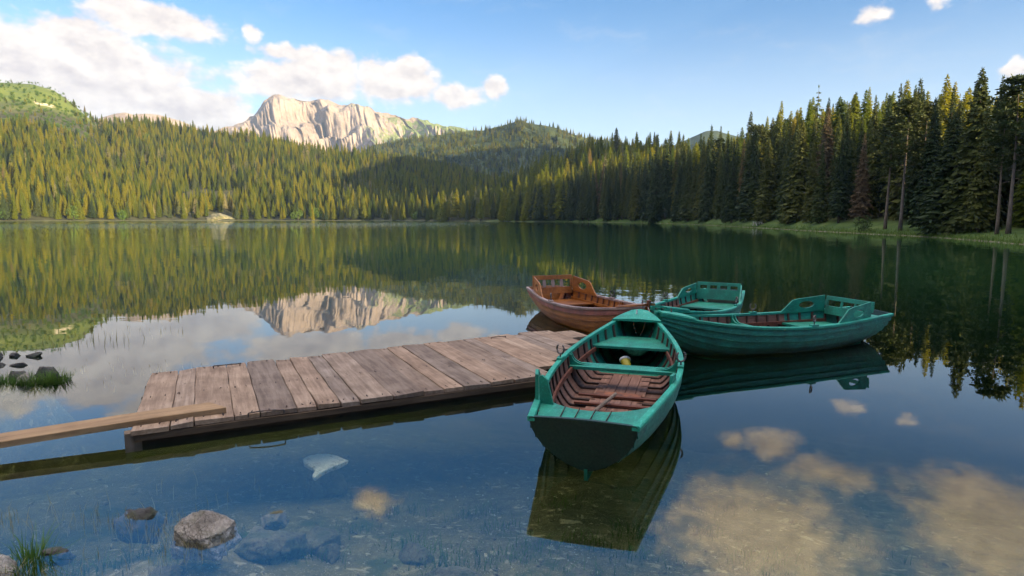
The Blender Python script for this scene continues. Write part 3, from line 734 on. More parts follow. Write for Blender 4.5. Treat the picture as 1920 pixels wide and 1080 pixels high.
cap_e = np.interp(fa, _ra, _re) + g.normal(.05, .5, len(FP)) + np.where(fa > 5, g.normal(0, .6, len(FP)), 0) - np.interp(fa, [1, 5, 20, 30, 36], [0, .75, .7, .6, 1.0])
hgt_ = np.where(fa < 2, 14.5, 19.5)*g.normal(1, .24, len(FP)).clip(.4, 1.5)*(.85+.3*vnoise(FP[:, 0]*.018, FP[:, 1]*.018, 6))
hgt_ = np.where((fa >= 2) & (fa < 20), hgt_*1.05, hgt_)
capm = fr*np.tan(np.radians(cap_e)) + 2 - fz
nearr = (fa > 2) & (fa < 42)
hgt_ = np.where(nearr & (fr < 250), np.minimum(np.maximum(hgt_, np.where(g.random(len(FP)) < .6, capm*.95, 6)), np.maximum(capm, 5)), np.where(abs(fa) < 110, np.minimum(hgt_, np.maximum(capm, 5)), hgt_))
_D = np.interp(fa, _ra, _rd); _bt = np.clip((fr-frs)/(_D-frs), 0, 1.2)
hgt_ = hgt_*np.where((fa > -60) & (fa < 0), 1-.62*sstep(-31, -36, fa)*sstep(.44, .70, _bt), 1)
# choose individuals: right bank, front rows, largest apparent height
depth_row = fr-frs
cand = np.where((fa > 5) & (fa < 40.3) & (depth_row < 34))[0]
cand = cand[np.argsort(-(hgt_[cand]/fr[cand]*np.exp(-depth_row[cand]/30)))][:286]
ind = np.zeros(len(FP), bool); ind[cand] = True
ZONE = [(14, 'dark spruce in the shaded far part of the right bank forest', 'spruces far along the right bank'), (23, 'dark spruce behind the sandy end of the right shore', 'spruces by the sandy shore'),
        (31, 'dark spruce standing behind the grassy bank and its bushes', 'spruces behind the grassy bank'), (99, 'tall dark spruce in the nearest stretch of the right bank forest', 'spruces at the near end of the right bank')]
for i in cand:
    for z_, lb, gp in ZONE:
        if fa[i] < z_: break
    k = int(g.choice([0, 0, 1, 1, 2, 3, 4, 4]))
    front = depth_row[i] < 12
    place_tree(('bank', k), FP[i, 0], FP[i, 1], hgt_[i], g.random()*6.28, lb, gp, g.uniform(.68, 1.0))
cl_ = np.where((fa > -40.5) & (fa < 1) & (depth_row < 7))[0]
cl_ = cl_[np.argsort(-(hgt_[cl_]/fr[cl_]))][:56]; ind[cl_] = True
for n_, i in enumerate(cl_):
    lb, gp = ('sunlit spruce standing at the water edge of the far left shore', 'spruces at the far left shore') if fa[i] < -24 else ('spruce at the water edge of the far shore below the pale mountain', 'spruces at the far middle shore')
    place_tree(('spruce', n_ % 5), FP[i, 0], FP[i, 1], hgt_[i], g.random()*6.28, lb, gp, g.uniform(1.0, 1.4))
def bush(name, a, dr, rx, rz, mat, label, seed, lf=.2, n=420, cat='bush'):
    x, y = polar(a, float(shore_r(a))+dr)
    root = empty(name, (x, y, float(ground_z(x, y))))
    tri_mesh_obj('crown', bush_crown(seed, rx, rz, n, lf), mat, root)
    mb = MB()
    for k in range(5):
        an = k*1.3; mb.tube([(0, 0, -.1), (math.cos(an)*rx*.2, math.sin(an)*rx*.2, rz*.4), (math.cos(an)*rx*.4, math.sin(an)*rx*.4, rz*.8)], [.06*rz*.5, .04*rz*.5, .015], 5)
    mb.build('stem', M['bark_dark'], root)
    tag(root, label, cat)
    return root
leafy = bush('deciduous_tree', -35.4, 3, 4.5, 8.5, M['leaf_light'], 'light green leafy tree on the far left shore under dark spruces', 6, .8, 700, 'tree')
# the rest of the woods: one object, instanced on points
rest = FP[~ind]; rz_ = fz[~ind]; rh = hgt_[~ind]
# woods on the middle hill
hr, hz, hA, hS = mg
hp = []
for k in range(5200):
    i = g.integers(4, hr.shape[0]-14); j = g.integers(2, hr.shape[1]-2)
    aj = hA[i, j] + g.uniform(-.04, .04); r_ = hr[i, j]; z_ = hz[i, j]
    if hS[i, j] > 1.05: continue
    if 2.0 < aj < 4.2 and .86 < hS[i, j] < 1.0 and g.random() < .93: continue
    if .55 > vnoise(aj*.9, hS[i, j]*6, 4) and g.random() < .15: continue
    hp.append((r_*math.sin(R(aj)), r_*math.cos(R(aj)), z_-1, g.uniform(9, 16)))
hp = np.array(hp)
FPT = np.concatenate([np.column_stack([rest, rz_]), hp[:, :3]]); FH = np.concatenate([rh, hp[:, 3]])
fme = bpy.data.meshes.new('forest'); fme.vertices.add(len(FPT)); fme.vertices.foreach_set('co', FPT.astype(np.float32).ravel())
at = fme.attributes.new('tree_scale', 'FLOAT', 'POINT'); at.data.foreach_set('value', (FH/20).astype(np.float32))
at = fme.attributes.new('tree_width', 'FLOAT', 'POINT'); at.data.foreach_set('value', (FH/20*np.random.default_rng(4).uniform(.95, 1.6, len(FH))).astype(np.float32))
at = fme.attributes.new('tree_turn', 'FLOAT', 'POINT'); at.data.foreach_set('value', g.uniform(0, 6.28, len(FPT)).astype(np.float32))
pick = g.choice([0, 1, 2, 3, 4, 5], len(FPT), p=[.27, .24, .15, .14, .185, .015])
brownish = vnoise(FPT[:, 0]*.02+9, FPT[:, 1]*.02, 15)
shrub = (FPT[:, 0] < -300) & (FPT[:, 2] > 95) & (FH < 9); pick = np.where(shrub & (g.random(len(FPT)) < .8), 6, pick)
pick = np.where((vnoise(FPT[:, 0]*.03, FPT[:, 1]*.03, 77) > .72) & (FPT[:, 0] < 0) & (g.random(len(FPT)) < .12), 6, pick)
pick = np.where((pick < 6) & (brownish > .8) & (g.random(len(FPT)) < .5), 5, pick)
at = fme.attributes.new('tree_kind', 'INT', 'POINT'); at.data.foreach_set('value', pick.astype(np.int32))
forest = bpy.data.objects.new('forest', fme); COL.objects.link(forest)
tag(forest, kind='stuff')
gt = bpy.data.node_groups.new('forest_planting', 'GeometryNodeTree')
gt.interface.new_socket('Geometry', in_out='INPUT', socket_type='NodeSocketGeometry'); gt.interface.new_socket('Geometry', in_out='OUTPUT', socket_type='NodeSocketGeometry')
gb = NT(gt); gi = gb.n('NodeGroupInput'); go = gb.n('NodeGroupOutput')
jn = gb.n('GeometryNodeGeometryToInstance')
keys = [PROTO['spruce', v] for v in range(5)] + [PROTO['bare', 0], leafy]
for key in reversed(keys):
    crown = [c for c in key.children if c.name.startswith('crown')][0]
    oi = gb.n('GeometryNodeObjectInfo', {'Object': crown, 'As Instance': True}, transform_space='ORIGINAL')
    gt.links.new(oi.outputs['Geometry'], jn.inputs[0])
na = lambda nm, ty: gb.n('GeometryNodeInputNamedAttribute', {'Name': nm}, data_type=ty).outputs['Attribute']
rot = gb.n('ShaderNodeCombineXYZ', {2: na('tree_turn', 'FLOAT')})
scv = gb.n('ShaderNodeCombineXYZ', {0: na('tree_width', 'FLOAT'), 1: na('tree_width', 'FLOAT'), 2: na('tree_scale', 'FLOAT')})
iop = gb.n('GeometryNodeInstanceOnPoints', {'Points': gi.outputs[0], 'Instance': jn.outputs[0], 'Pick Instance': True, 'Instance Index': na('tree_kind', 'INT'), 'Rotation': rot.outputs[0], 'Scale': scv.outputs[0]})
gt.links.new(iop.outputs[0], go.inputs[0])
md = forest.modifiers.new('planting', 'NODES'); md.node_group = gt
print('cand',len(cand),len(FP),((fa>5)&(fa<40)).sum(), depth_row[(fa>5)&(fa<40)].min())
print('forest points', len(FPT), 'individuals', len(cand)+len(TAKEN))

bush('bush', 29.75, 2.0, 1.25, 1.7, M['leaf_dark'], 'round dark green bush at the water edge of the grassy right bank', 1)
bush('bush', 24.1, 8, 2.3, 2.2, M['leaf_dark'], 'wide low bush on the grass right of the picnic bench', 2)
bush('bush', 26.9, 11, 2.0, 2.0, M['leaf_dark'], 'reddish low bush on the grass between the wide bush and the round bush', 3)
bush('bush', 35.0, 4, 2.4, 2.2, M['leaf_dark'], 'dense low bush under the broad sweeping spruce', 5)
bush('deciduous_tree', -32.2, 3, 3.5, 7, M['leaf_light'], 'smaller light green leafy tree on the left shore nearer the clearing', 7, .8, 600, 'tree')
bush('deciduous_tree', -19.1, 3, 4.0, 7, M['leaf_light'], 'light green leafy tree on the shore right of the stony clearing', 8, .8, 600, 'tree')
bush('deciduous_tree', -40.0, 2, 5.0, 6, M['leaf_light'], 'yellow green thicket of leafy trees at the left edge of the far shore', 9, .8, 700, 'tree')

# ------------------------------------------------------------------ stones
def stone_mesh(seed, rx, ry, rz, sub=4, rough=.32, flat=.0, ang=.5, pts=None):
    import bmesh
    g = np.random.default_rng(seed)
    if pts is None:
        q = g.normal(0, 1, (15 if sub > 1 else 8, 3)); q /= np.linalg.norm(q, axis=1)[:, None]; q *= g.uniform(.85, 1.1, (len(q), 1))
    else: q = np.array(pts, float)
    bm = bmesh.new()
    for p in q: bm.verts.new(p)
    bmesh.ops.convex_hull(bm, input=bm.verts)
    bmesh.ops.delete(bm, geom=[v for v in bm.verts if not v.link_faces], context='VERTS')
    bmesh.ops.triangulate(bm, faces=bm.faces)
    for k in range(max(sub-1, 0)):
        bmesh.ops.subdivide_edges(bm, edges=bm.edges, cuts=1, use_grid_fill=True)
        bmesh.ops.triangulate(bm, faces=bm.faces)
        if k == 1: bmesh.ops.smooth_vert(bm, verts=bm.verts, factor=.2, use_axis_x=True, use_axis_y=True, use_axis_z=True)
    bm.verts.index_update()
    P_ = np.array([v.co[:] for v in bm.verts])
    nz = fbm(P_[:, 0]*2.6+P_[:, 2]*3.1+seed, P_[:, 1]*2.6-P_[:, 2]*2.3, seed, 5)-.5 + .6*(fbm(P_[:, 0]*7+P_[:, 2]*5, P_[:, 1]*7-P_[:, 2]*6, seed+2, 3, True)-.5)*(sub > 1)
    P_ = P_*(1+rough*nz)[:, None]*np.array([rx, ry, rz])*1.12
    F = np.array([[v.index for v in f.verts] for f in bm.faces]); bm.free()
    return P_, F
def stone(name, x, y, z, r3, seed, mat, label, rz=0.0, cat='rock', **k):
    P_, F = stone_mesh(seed, *r3, **k)
    o = np_mesh(name, P_, F, mat, smooth=True); o.location = (x, y, z); o.rotation_euler = (0, 0, rz)
    return tag(o, label, cat)
stone('rock', -1.98, 3.74, -.02, (.165, .14, .11), 3, M['rock'], 'large pale angular rock rising from the shallow water below the jetty', .05, sub=6, rough=.22, pts=[(-1.0, .1, .45), (-.75, -.5, .55), (-.5, .3, 1.0), (.1, .25, 1.12), (.0, -.35, .95), (.5, .1, .95), (1.0, .15, .6), (.85, -.3, .45), (.35, -.9, .35), (-.2, -.8, .3), (-.9, -.6, -.9), (.7, -.8, -.9), (1.05, .5, -.9), (-1.0, .6, -.9), (0, .9, -.2), (.7, .6, .2), (-.7, .7, .2)])
stone('rock', -2.53, 3.98, -.08, (.17, .10, .13), 8, M['rock_dark'], 'flat dark rock with grassy edge left of the large pale rock', .1, ang=.7)
stone('rock', -2.77, 3.50, -.035, (.10, .06, .06), 13, M['rock_dark'], 'small brown rock just right of the grass tuft', .2)
stone('rock', -3.0, 3.22, -.02, (.16, .14, .12), 15, M['rock'], 'pale rock in the bottom left corner beside the grass tuft', .5)
stone('rock', -1.62, 3.98, -.055, (.10, .06, .065), 17, M['rock_under'], 'barely emerging flat stone behind the large pale rock', .5)
stone('rock', -6.22, 7.52, 0.012, (0.099, 0.087, 0.099), 21, M['rock_dark'], 'leftmost grey stone of the grassy islet', .3)
stone('rock', -5.91, 7.60, 0.036, (0.099, 0.087, 0.104), 22, M['rock_dark'], 'rounded back stone standing highest on the grassy islet', .9)
stone('rock', -5.72, 7.51, 0.018, (0.093, 0.081, 0.099), 23, M['rock_dark'], 'pointed stone at the right of the grassy islet', 1.9)
stone('rock', -5.97, 7.33, 0.000, (0.128, 0.099, 0.116), 24, M['rock'], 'front stone with pale face at the middle of the grassy islet', 2.6)
stone('rock', -6.74, 8.22, 0.000, (0.105, 0.062, 0.043), 25, M['rock_dark'], 'low dark stone with pointed left end just behind the grassy islet', .1)
stone('rock', -7.07, 8.20, 0.000, (0.149, 0.074, 0.050), 26, M['rock_dark'], 'long low dark stone at the left photo edge in the nearer pair', .05)
stone('rock', -6.97, 8.78, 0.006, (0.105, 0.074, 0.062), 27, M['rock_dark'], 'squarish dark stone right of the two in the back row off the islet', .4)
stone('rock', -7.25, 8.78, 0.000, (0.062, 0.056, 0.050), 28, M['rock_dark'], 'small pointed dark stone touching the squarish one behind the islet', .4)
stone('rock', -7.47, 8.68, 0.006, (0.105, 0.081, 0.074), 29, M['rock_dark'], 'dark stone at the left photo edge in the back row', .4)
def bedz(x, y): return float(ground_z(x, y))
SUB = [(-1.93, 6.1, .20, .16, .24, 'dark drowned boulder under the whitish pointed slab'), (-1.72, 4.16, .26, .20, .17, 'wide drowned boulder right behind the large pale rock'), (-1.50, 4.52, .24, .15, .12, 'flat drowned boulder halfway to the jetty beyond the large pale rock'),
       (-1.38, 4.30, .16, .10, .09, 'small drowned boulder between two flat ones'), (-.38, 3.86, .19, .12, .09, 'arched drowned stone at the bottom middle of the photo'), (-.30, 3.62, .26, .12, .09, 'broad tan drowned slab at the lower edge of the photo'),
       (-2.16, 3.52, .15, .09, .08, 'pale tan drowned stone at the lower edge below the large rock'), (.46, 3.77, .17, .10, .07, 'grey drowned stone below the moored boat stern'), (-.76, 4.36, .18, .11, .08, 'dark drowned stone left of the boat reflection'),
       (1.36, 3.84, .2, .12, .08, 'brown drowned stone right of the boat reflection near the lower edge'), (-2.42, 3.42, .15, .1, .08, 'drowned brown stone nearest the bottom left')]
for i, (x, y, a_, b_, c_, lb) in enumerate(SUB):
    stone('submerged_rock', x, y, bedz(x, y)+c_*(.25 if c_ < .2 else .6), (a_, b_, c_), 40+i, M['rock_under'], lb, i*.7)
# pale drowned slab shaped like a blade with a pointed tail
mb = MB(); sx_, sy_ = -1.93, 6.0
outl = [(-.36, .06), (-.30, .12), (-.16, .16), (.02, .16), (.2, .12), (.34, .05), (.42, .02), (.36, -.04), (.22, -.12), (.10, -.24), (.05, -.34), (.0, -.30), (.0, -.2), (-.12, -.12), (-.28, -.04)]
rings = []
for k_, dz in ((.8, -.06), (.97, -.035), (1.0, 0.0), (.93, .010)): rings.append([(sx_+p[0]*.62*k_, sy_+p[1]*1.05*k_, -.46+dz+p[1]*.05) for p in outl])
mb.loft(rings)
tag(mb.build('pale_slab', M['slab_white']), 'whitish drowned slab with a pointed tail between jetty and rocks', 'stone')
# pebbles and litter on the bed
g = np.random.default_rng(5); PV = []; PF = []; nb_ = 0
base, bF = stone_mesh(77, 1, 1, 1, 1, .3)
for i in range(2600):
    a = R(g.uniform(-46, 40)); r = 2.3 + 6.5*g.random()**1.4
    x = r*math.sin(a); y = r*math.cos(a)
    z = bedz(x, y) if False else 0
    PV.append((x, y, r)); 
PV = np.array(PV); pz = ground_z(PV[:, 0], PV[:, 1]); allV = []; allF = []
for (x, y, r), z in zip(PV, pz):
    if z > -.04: continue
    s = .010 + .035*g.random()**4; c = g.random()*6.28; cs, sn = math.cos(c), math.sin(c)
    q = base*np.array([s*g.uniform(.7, 1.7), s*g.uniform(.6, 1.1), s*g.uniform(.3, .7)])
    allF.append(bF + len(allV)*len(base)); allV.append(np.stack([q[:, 0]*cs-q[:, 1]*sn+x, q[:, 0]*sn+q[:, 1]*cs+y, q[:, 2]+z+s*.2], -1))
tag(np_mesh('pebbles', np.concatenate(allV), np.concatenate(allF), M['pebble']), kind='stuff')

# ------------------------------------------------------------------ grass and water plants
def blade(mb, x, y, z, h, an, lean, w):
    d = Vector((math.cos(an), math.sin(an), 0)); s = Vector((-d.y, d.x, 0)); b0 = Vector((x, y, z)); rings = []
    L_ = []; 
    for t in (0, .4, .75, 1): 
        p = b0 + d*lean*h*t*t + Vector((0, 0, h*(t - .25*lean*t*t)))
        ww = w*(1-t**1.5)*.5 + .0004
        L_.append((p - s*ww, p + s*ww))
    vs = [q for pr in L_ for q in pr]
    mb.add(vs, [(2*i, 2*i+1, 2*i+3, 2*i+2) for i in range(3)])
def tuft(name, spots, mat, label, cat, seed, hmin, hmax, w=.006, lean=.7):
    g = np.random.default_rng(seed); mb = MB()
    ox, oy = spots[0][0], spots[0][1]
    for (x, y, z, rad, n) in spots:
        for i in range(n):
            q = rad*math.sqrt(g.random()); t = g.random()*6.28
            an = t + g.normal(0, .6); blade(mb, x+q*math.cos(t), y+q*math.sin(t), z, g.uniform(hmin, hmax), an, g.uniform(.1, lean)*(.4+q/rad), w*g.uniform(.6, 1.3))
    o = mb.build(name, mat, recalc=False)
    return tag(o, label, cat)
tuft('grass_tuft', [(-2.82, 3.38, -.06, .11, 150)], M['grass'], 'green grass tuft growing from the water in the bottom left corner', 'grass tuft', 1, .09, .25, .007, 1.0)
tuft('grass_tuft', [(-2.86, 3.26, -.05, .09, 80)], M['dry_grass'], 'yellowish low grass at the foot of the green tuft', 'grass tuft', 2, .06, .14, .006, 1.0)
tuft('grass_tuft', [(-6.22, 7.36, -.02, .12, 150), (-6.02, 7.27, -.02, .1, 90)], M['grass'], 'green grass at the left of the stony islet', 'grass tuft', 3, .06, .16, .007, .9)
tuft('grass_tuft', [(-5.84, 7.28, -.02, .11, 170), (-5.72, 7.34, -.02, .1, 100), (-5.60, 7.40, -.02, .13, 240)], M['grass'], 'thick green grass at the right of the stony islet', 'grass tuft', 4, .06, .2, .007, .9)
g = np.random.default_rng(9); mb = MB()
def weeds(cx, cy, rx, ry, n, hmin, hmax, w=.004):
    for i in range(n):
        x = cx + g.normal(0, rx); y = cy + g.normal(0, ry); z = min(max(bedz(x, y), -.09), -.03)
        blade(mb, x, y, z, -z + g.uniform(hmin, hmax), g.random()*6.28, g.uniform(.05, .5), w*g.uniform(.7, 1.4))
weeds(-2.15, 3.75, .16, .10, 70, .02, .10); weeds(-2.5, 3.86, .15, .05, 40, .02, .09); weeds(-2.05, 3.55, .12, .10, 45, .01, .08); weeds(-2.95, 3.95, .16, .12, 40, .02, .13); weeds(-3.35, 3.9, .12, .10, 24, .02, .12)
weeds(-2.55, 3.35, .25, .12, 30, .01, .06); weeds(-1.9, 3.1, .4, .15, 20, .0, .05); weeds(-2.3, 4.3, .35, .2, 18, .01, .07); weeds(-5.0, 7.9, .45, .35, 40, .01, .05, .012); weeds(-6.9, 9.8, .4, .2, 40, .02, .2, .01); weeds(-6.6, 10.8, .6, .2, 20, .02, .12, .012)
tag(mb.build('water_weeds', M['dry_grass'], recalc=False), kind='stuff')
mb = MB()
for k in range(46):     # drowned weed clumps on the bed
    a = R(g.uniform(-40, 38)); r = g.uniform(2.8, 6.5); cx, cy = r*math.sin(a), r*math.cos(a)
    for i in range(60):
        x = cx + g.normal(0, .13); y = cy + g.normal(0, .10); z = bedz(x, y)
        if z < -.12: blade(mb, x, y, z, min(g.uniform(.04, .14), -z-.03), g.random()*6.28, g.uniform(.3, 1.3), .006)
tag(mb.build('drowned_weeds', M['grass'], recalc=False), kind='stuff')

mb = MB(); g = np.random.default_rng(31)
for k in range(7000):
    a = g.uniform(3, 41); r = float(shore_r(a)) + g.normal(.2, .55) + 5*g.random()**4; x, y = polar(a, r); sc_ = 1 + r/150
    blade(mb, x, y, max(float(ground_z(x, y)), -.1), g.uniform(.15, .5), g.random()*6.28, g.uniform(.1, .6), .035*sc_)
tag(mb.build('shore_grass', M['grass'], recalc=False), kind='stuff')
g = np.random.default_rng(33)
# ------------------------------------------------------------------ jetty
jet = empty('jetty', (-3.338, 5.231, 0), math.atan2(7.069-5.231, .346+3.338))
tag(jet, 'long low jetty of weathered cross planks running out to the moored boats', 'jetty')
Wd = 2.20; g = np.random.default_rng(3)
u = -.02; pl = 0
def far_limit(v):           # slanting outer end of the deck (local coordinates)
    return np.interp(v, [0, .6, 1.3, 1.93, 2.55], [4.15, 4.7, 5.4, 5.98, 5.80])
while u < 5.97:
    w = float(g.choice([.19, .23, .26, .29, .34])); w = min(w, 6.03-u)
    v0 = -.01 + g.normal(0, .016); v1 = Wd + .058*u + g.normal(0, .028)
    if pl == 0: w = .30
    if u > 4.1:
        vv = np.linspace(0, v1, 60); ok = vv[far_limit(vv) > u + w*.5]
        if len(ok) < 4: break
        v0 = max(v0, ok[0]); v1 = min(v1, ok[-1]+.02)
    gp = .003 + .004*g.random()**2; zt = .150 + g.normal(0, .0035); th = .042; tilt = g.normal(0, .004); warp_ = g.uniform(-.01, .022)
    n = 15; rings = []
    for k, v in enumerate(np.linspace(v0, v1, n)):
        e = .004*math.sin(v*7+pl) + g.normal(0, .0015); q = g.normal(0, .0012)
        x0, x1 = u+gp*.5+e, u+w-gp*.5+e*.6
        if k in (0, n-1): x0 += g.uniform(0, .012); x1 -= g.uniform(0, .012)
        z0 = zt+q + warp_*(v/Wd-.5)**2; bv = .006
        rings.append([(x0, v, z0-th), (x0, v, z0-bv+tilt), (x0+bv, v, z0+tilt), (x1-bv, v, z0-tilt), (x1, v, z0-bv-tilt), (x1, v, z0-th)])
    mb = MB(); mb.loft(rings)
    for vn in (.06, .09, 1.06, 1.10, v1-.08, v1-.05):
        if v0 < vn < v1:
            for un in (u+w*.25, u+w*.72):
                if g.random() < .8: mb.tube([(un+g.normal(0, .01), vn, zt-.006), (un, vn, zt+.0045+.006*(abs(vn/Wd-.5) > .4))], .0055, 6, mi=1)
    mb.build('plank', [M['dock'], M['iron']], jet)
    u += w; pl += 1
for v, x1 in ((.05, 4.15), (1.08, 5.05), (2.12, 5.7)):
    mb = MB(); rr = [[(x, v-.04+.006*math.sin(x*9), -.06), (x, v-.04+.006*math.sin(x*9), .105), (x, v+.04, .105), (x, v+.04, -.06)] for x in np.linspace(.02, x1, 14)]
    mb.loft(rr); mb.build('beam', M['dock_dark'], jet)
for k in range(8):
    mb = MB(); mb.tube([(-.035+.01*math.sin(k*3), .35+k*.235, .07), (.10, .35+k*.235, .075)], .034, 10); mb.build('log_end', M['dock_dark'], jet)
mb = MB(); mb.box((-.01, .04, .035), (.13, .11, .17), .1); mb.build('corner_post', M['bark'], jet)
mb = MB(); mb.prism([(0.0, -.035, .045), (4.2, -.035, .045), (4.2, -.035, .108), (2.6, -.038, .105), (1.7, -.036, .10), (.9, -.037, .108), (0, -.035, .104)], (0, .022, 0)); mb.build('edge_board', M['edge'], jet)
def staple(p, q, h, bow=0.0):
    mb = MB(); p = Vector(p); q = Vector(q); up = Vector((0, 0, h)); m = [p.lerp(q, t) + up*(1+bow*math.sin(t*3.14)) for t in (0, .25, .5, .75, 1)]
    mb.tube([p-Vector((0, 0, .02)), p + up*.9] + m + [q + up*.9, q-Vector((0, 0, .02))], .0075, 6); mb.build('iron_staple', M['iron'], jet)
def to_l(x, y): 
    c, s = math.cos(jet.rotation_euler.z), math.sin(jet.rotation_euler.z); dx, dy = x-jet.location.x, y-jet.location.y
    return (dx*c+dy*s, -dx*s+dy*c)
staple((*to_l(-3.69, 7.42), .15), (*to_l(-3.42, 7.55), .15), .035)
staple((*to_l(-2.49, 5.62), .15), (*to_l(-2.19, 5.72), .15), .02, .5)
staple((*to_l(-.32, 9.30), .15), (*to_l(-.10, 9.41), .15), .02, .4)
# gangplank
mb = MB(); rings = []
p0n, p1n = Vector((-6.2, 3.75)), Vector((-2.72, 5.67)); dirp = (p1n-p0n).normalized(); nrm = Vector((-dirp.y, dirp.x))
for t in np.linspace(0, 1, 24):
    c = p0n.lerp(p1n, t); z = .108 + .048*sstep(.25, .9, t) - .02*math.sin(t*3.1); w = .265; th = .056; jag = .012*math.sin(t*40) if t > .97 else 0
    bend = .035*math.sin(t*3.1)
    a_ = c + nrm*bend; b_ = c + nrm*(w + bend)
    if t > .99: b_ -= dirp*.13
    rings.append([(a_.x, a_.y, z), (a_.x, a_.y, z+th-.005), (a_.x+nrm.x*.006, a_.y+nrm.y*.006, z+th), (b_.x-nrm.x*.006, b_.y-nrm.y*.006, z+th), (b_.x, b_.y, z+th-.005), (b_.x, b_.y, z)])
R0 = math.atan2(dirp.y, dirp.x); c0 = Vector((p0n.x, p0n.y, 0))
rot = Matrix.Rotation(-R0, 3, 'Z')
mb.loft([[rot @ (Vector(q)-c0) for q in rg] for rg in rings])
gp_o = mb.build('gangplank', M['gangplank']); gp_o.location = c0; gp_o.rotation_euler = (0, 0, R0)
tag(gp_o, 'single thick yellowish plank laid from the left onto the jetty end', 'plank')

# ------------------------------------------------------------------ rowing boats
L = 4.30
fB = smooth_curve([0, .12, .28, .45, .6, .75, .86, .94, 1.0], [.40, .50, .61, .655, .63, .515, .375, .24, .085])
fS = smooth_curve([0, .15, .35, .55, .75, .9, 1.0], [.47, .435, .41, .42, .47, .55, .62])
fKb = smooth_curve([0, .12, .3, .6, .8, .9, 1.0], [.02, -.05, -.10, -.10, -.06, .06, .30])
def fK(t): return float(min(fKb(t), fS(t)-.06))
def fp(t): return float(np.interp(t, [0, .12, .4, .7, .9, 1], [1.30, .86, .62, .72, .95, 1.1]))
def hull(t, s, off=0.0):
    B, S, K, p = float(fB(t)), float(fS(t)), fK(t), fp(t)
    def yz(s):
        an = max(s, 0)*math.pi/2
        return B*math.sin(an)**p, K + (S-K)*(1-math.cos(an))**(.95)
    y, z = yz(s)
    if off:
        y1, z1 = yz(max(s-.02, 0)); y2, z2 = yz(min(s+.02, 1)); dy, dz = y2-y1, z2-z1; l = math.hypot(dy, dz) + 1e-9
        y += dz/l*off; z -= dy/l*off
    rake = -.20*max(0, z-K)/.45*max(0, 1-t/.22)**1.3
    bow = .10*max(0, (z-.2))*max(0, (t-.85)/.15)
    return (t*L + rake + bow, max(y, .004), z)
def inner(t, s, off=.022, floor=.03):
    x, y, z = hull(t, s, -off)
    return (x, y, max(z, floor))
def inner_y(t, z):
    best = 0.0
    for s in np.linspace(.15, 1, 60):
        p = inner(t, s)
        if p[2] <= z: best = p[1]
        else: break
    return best
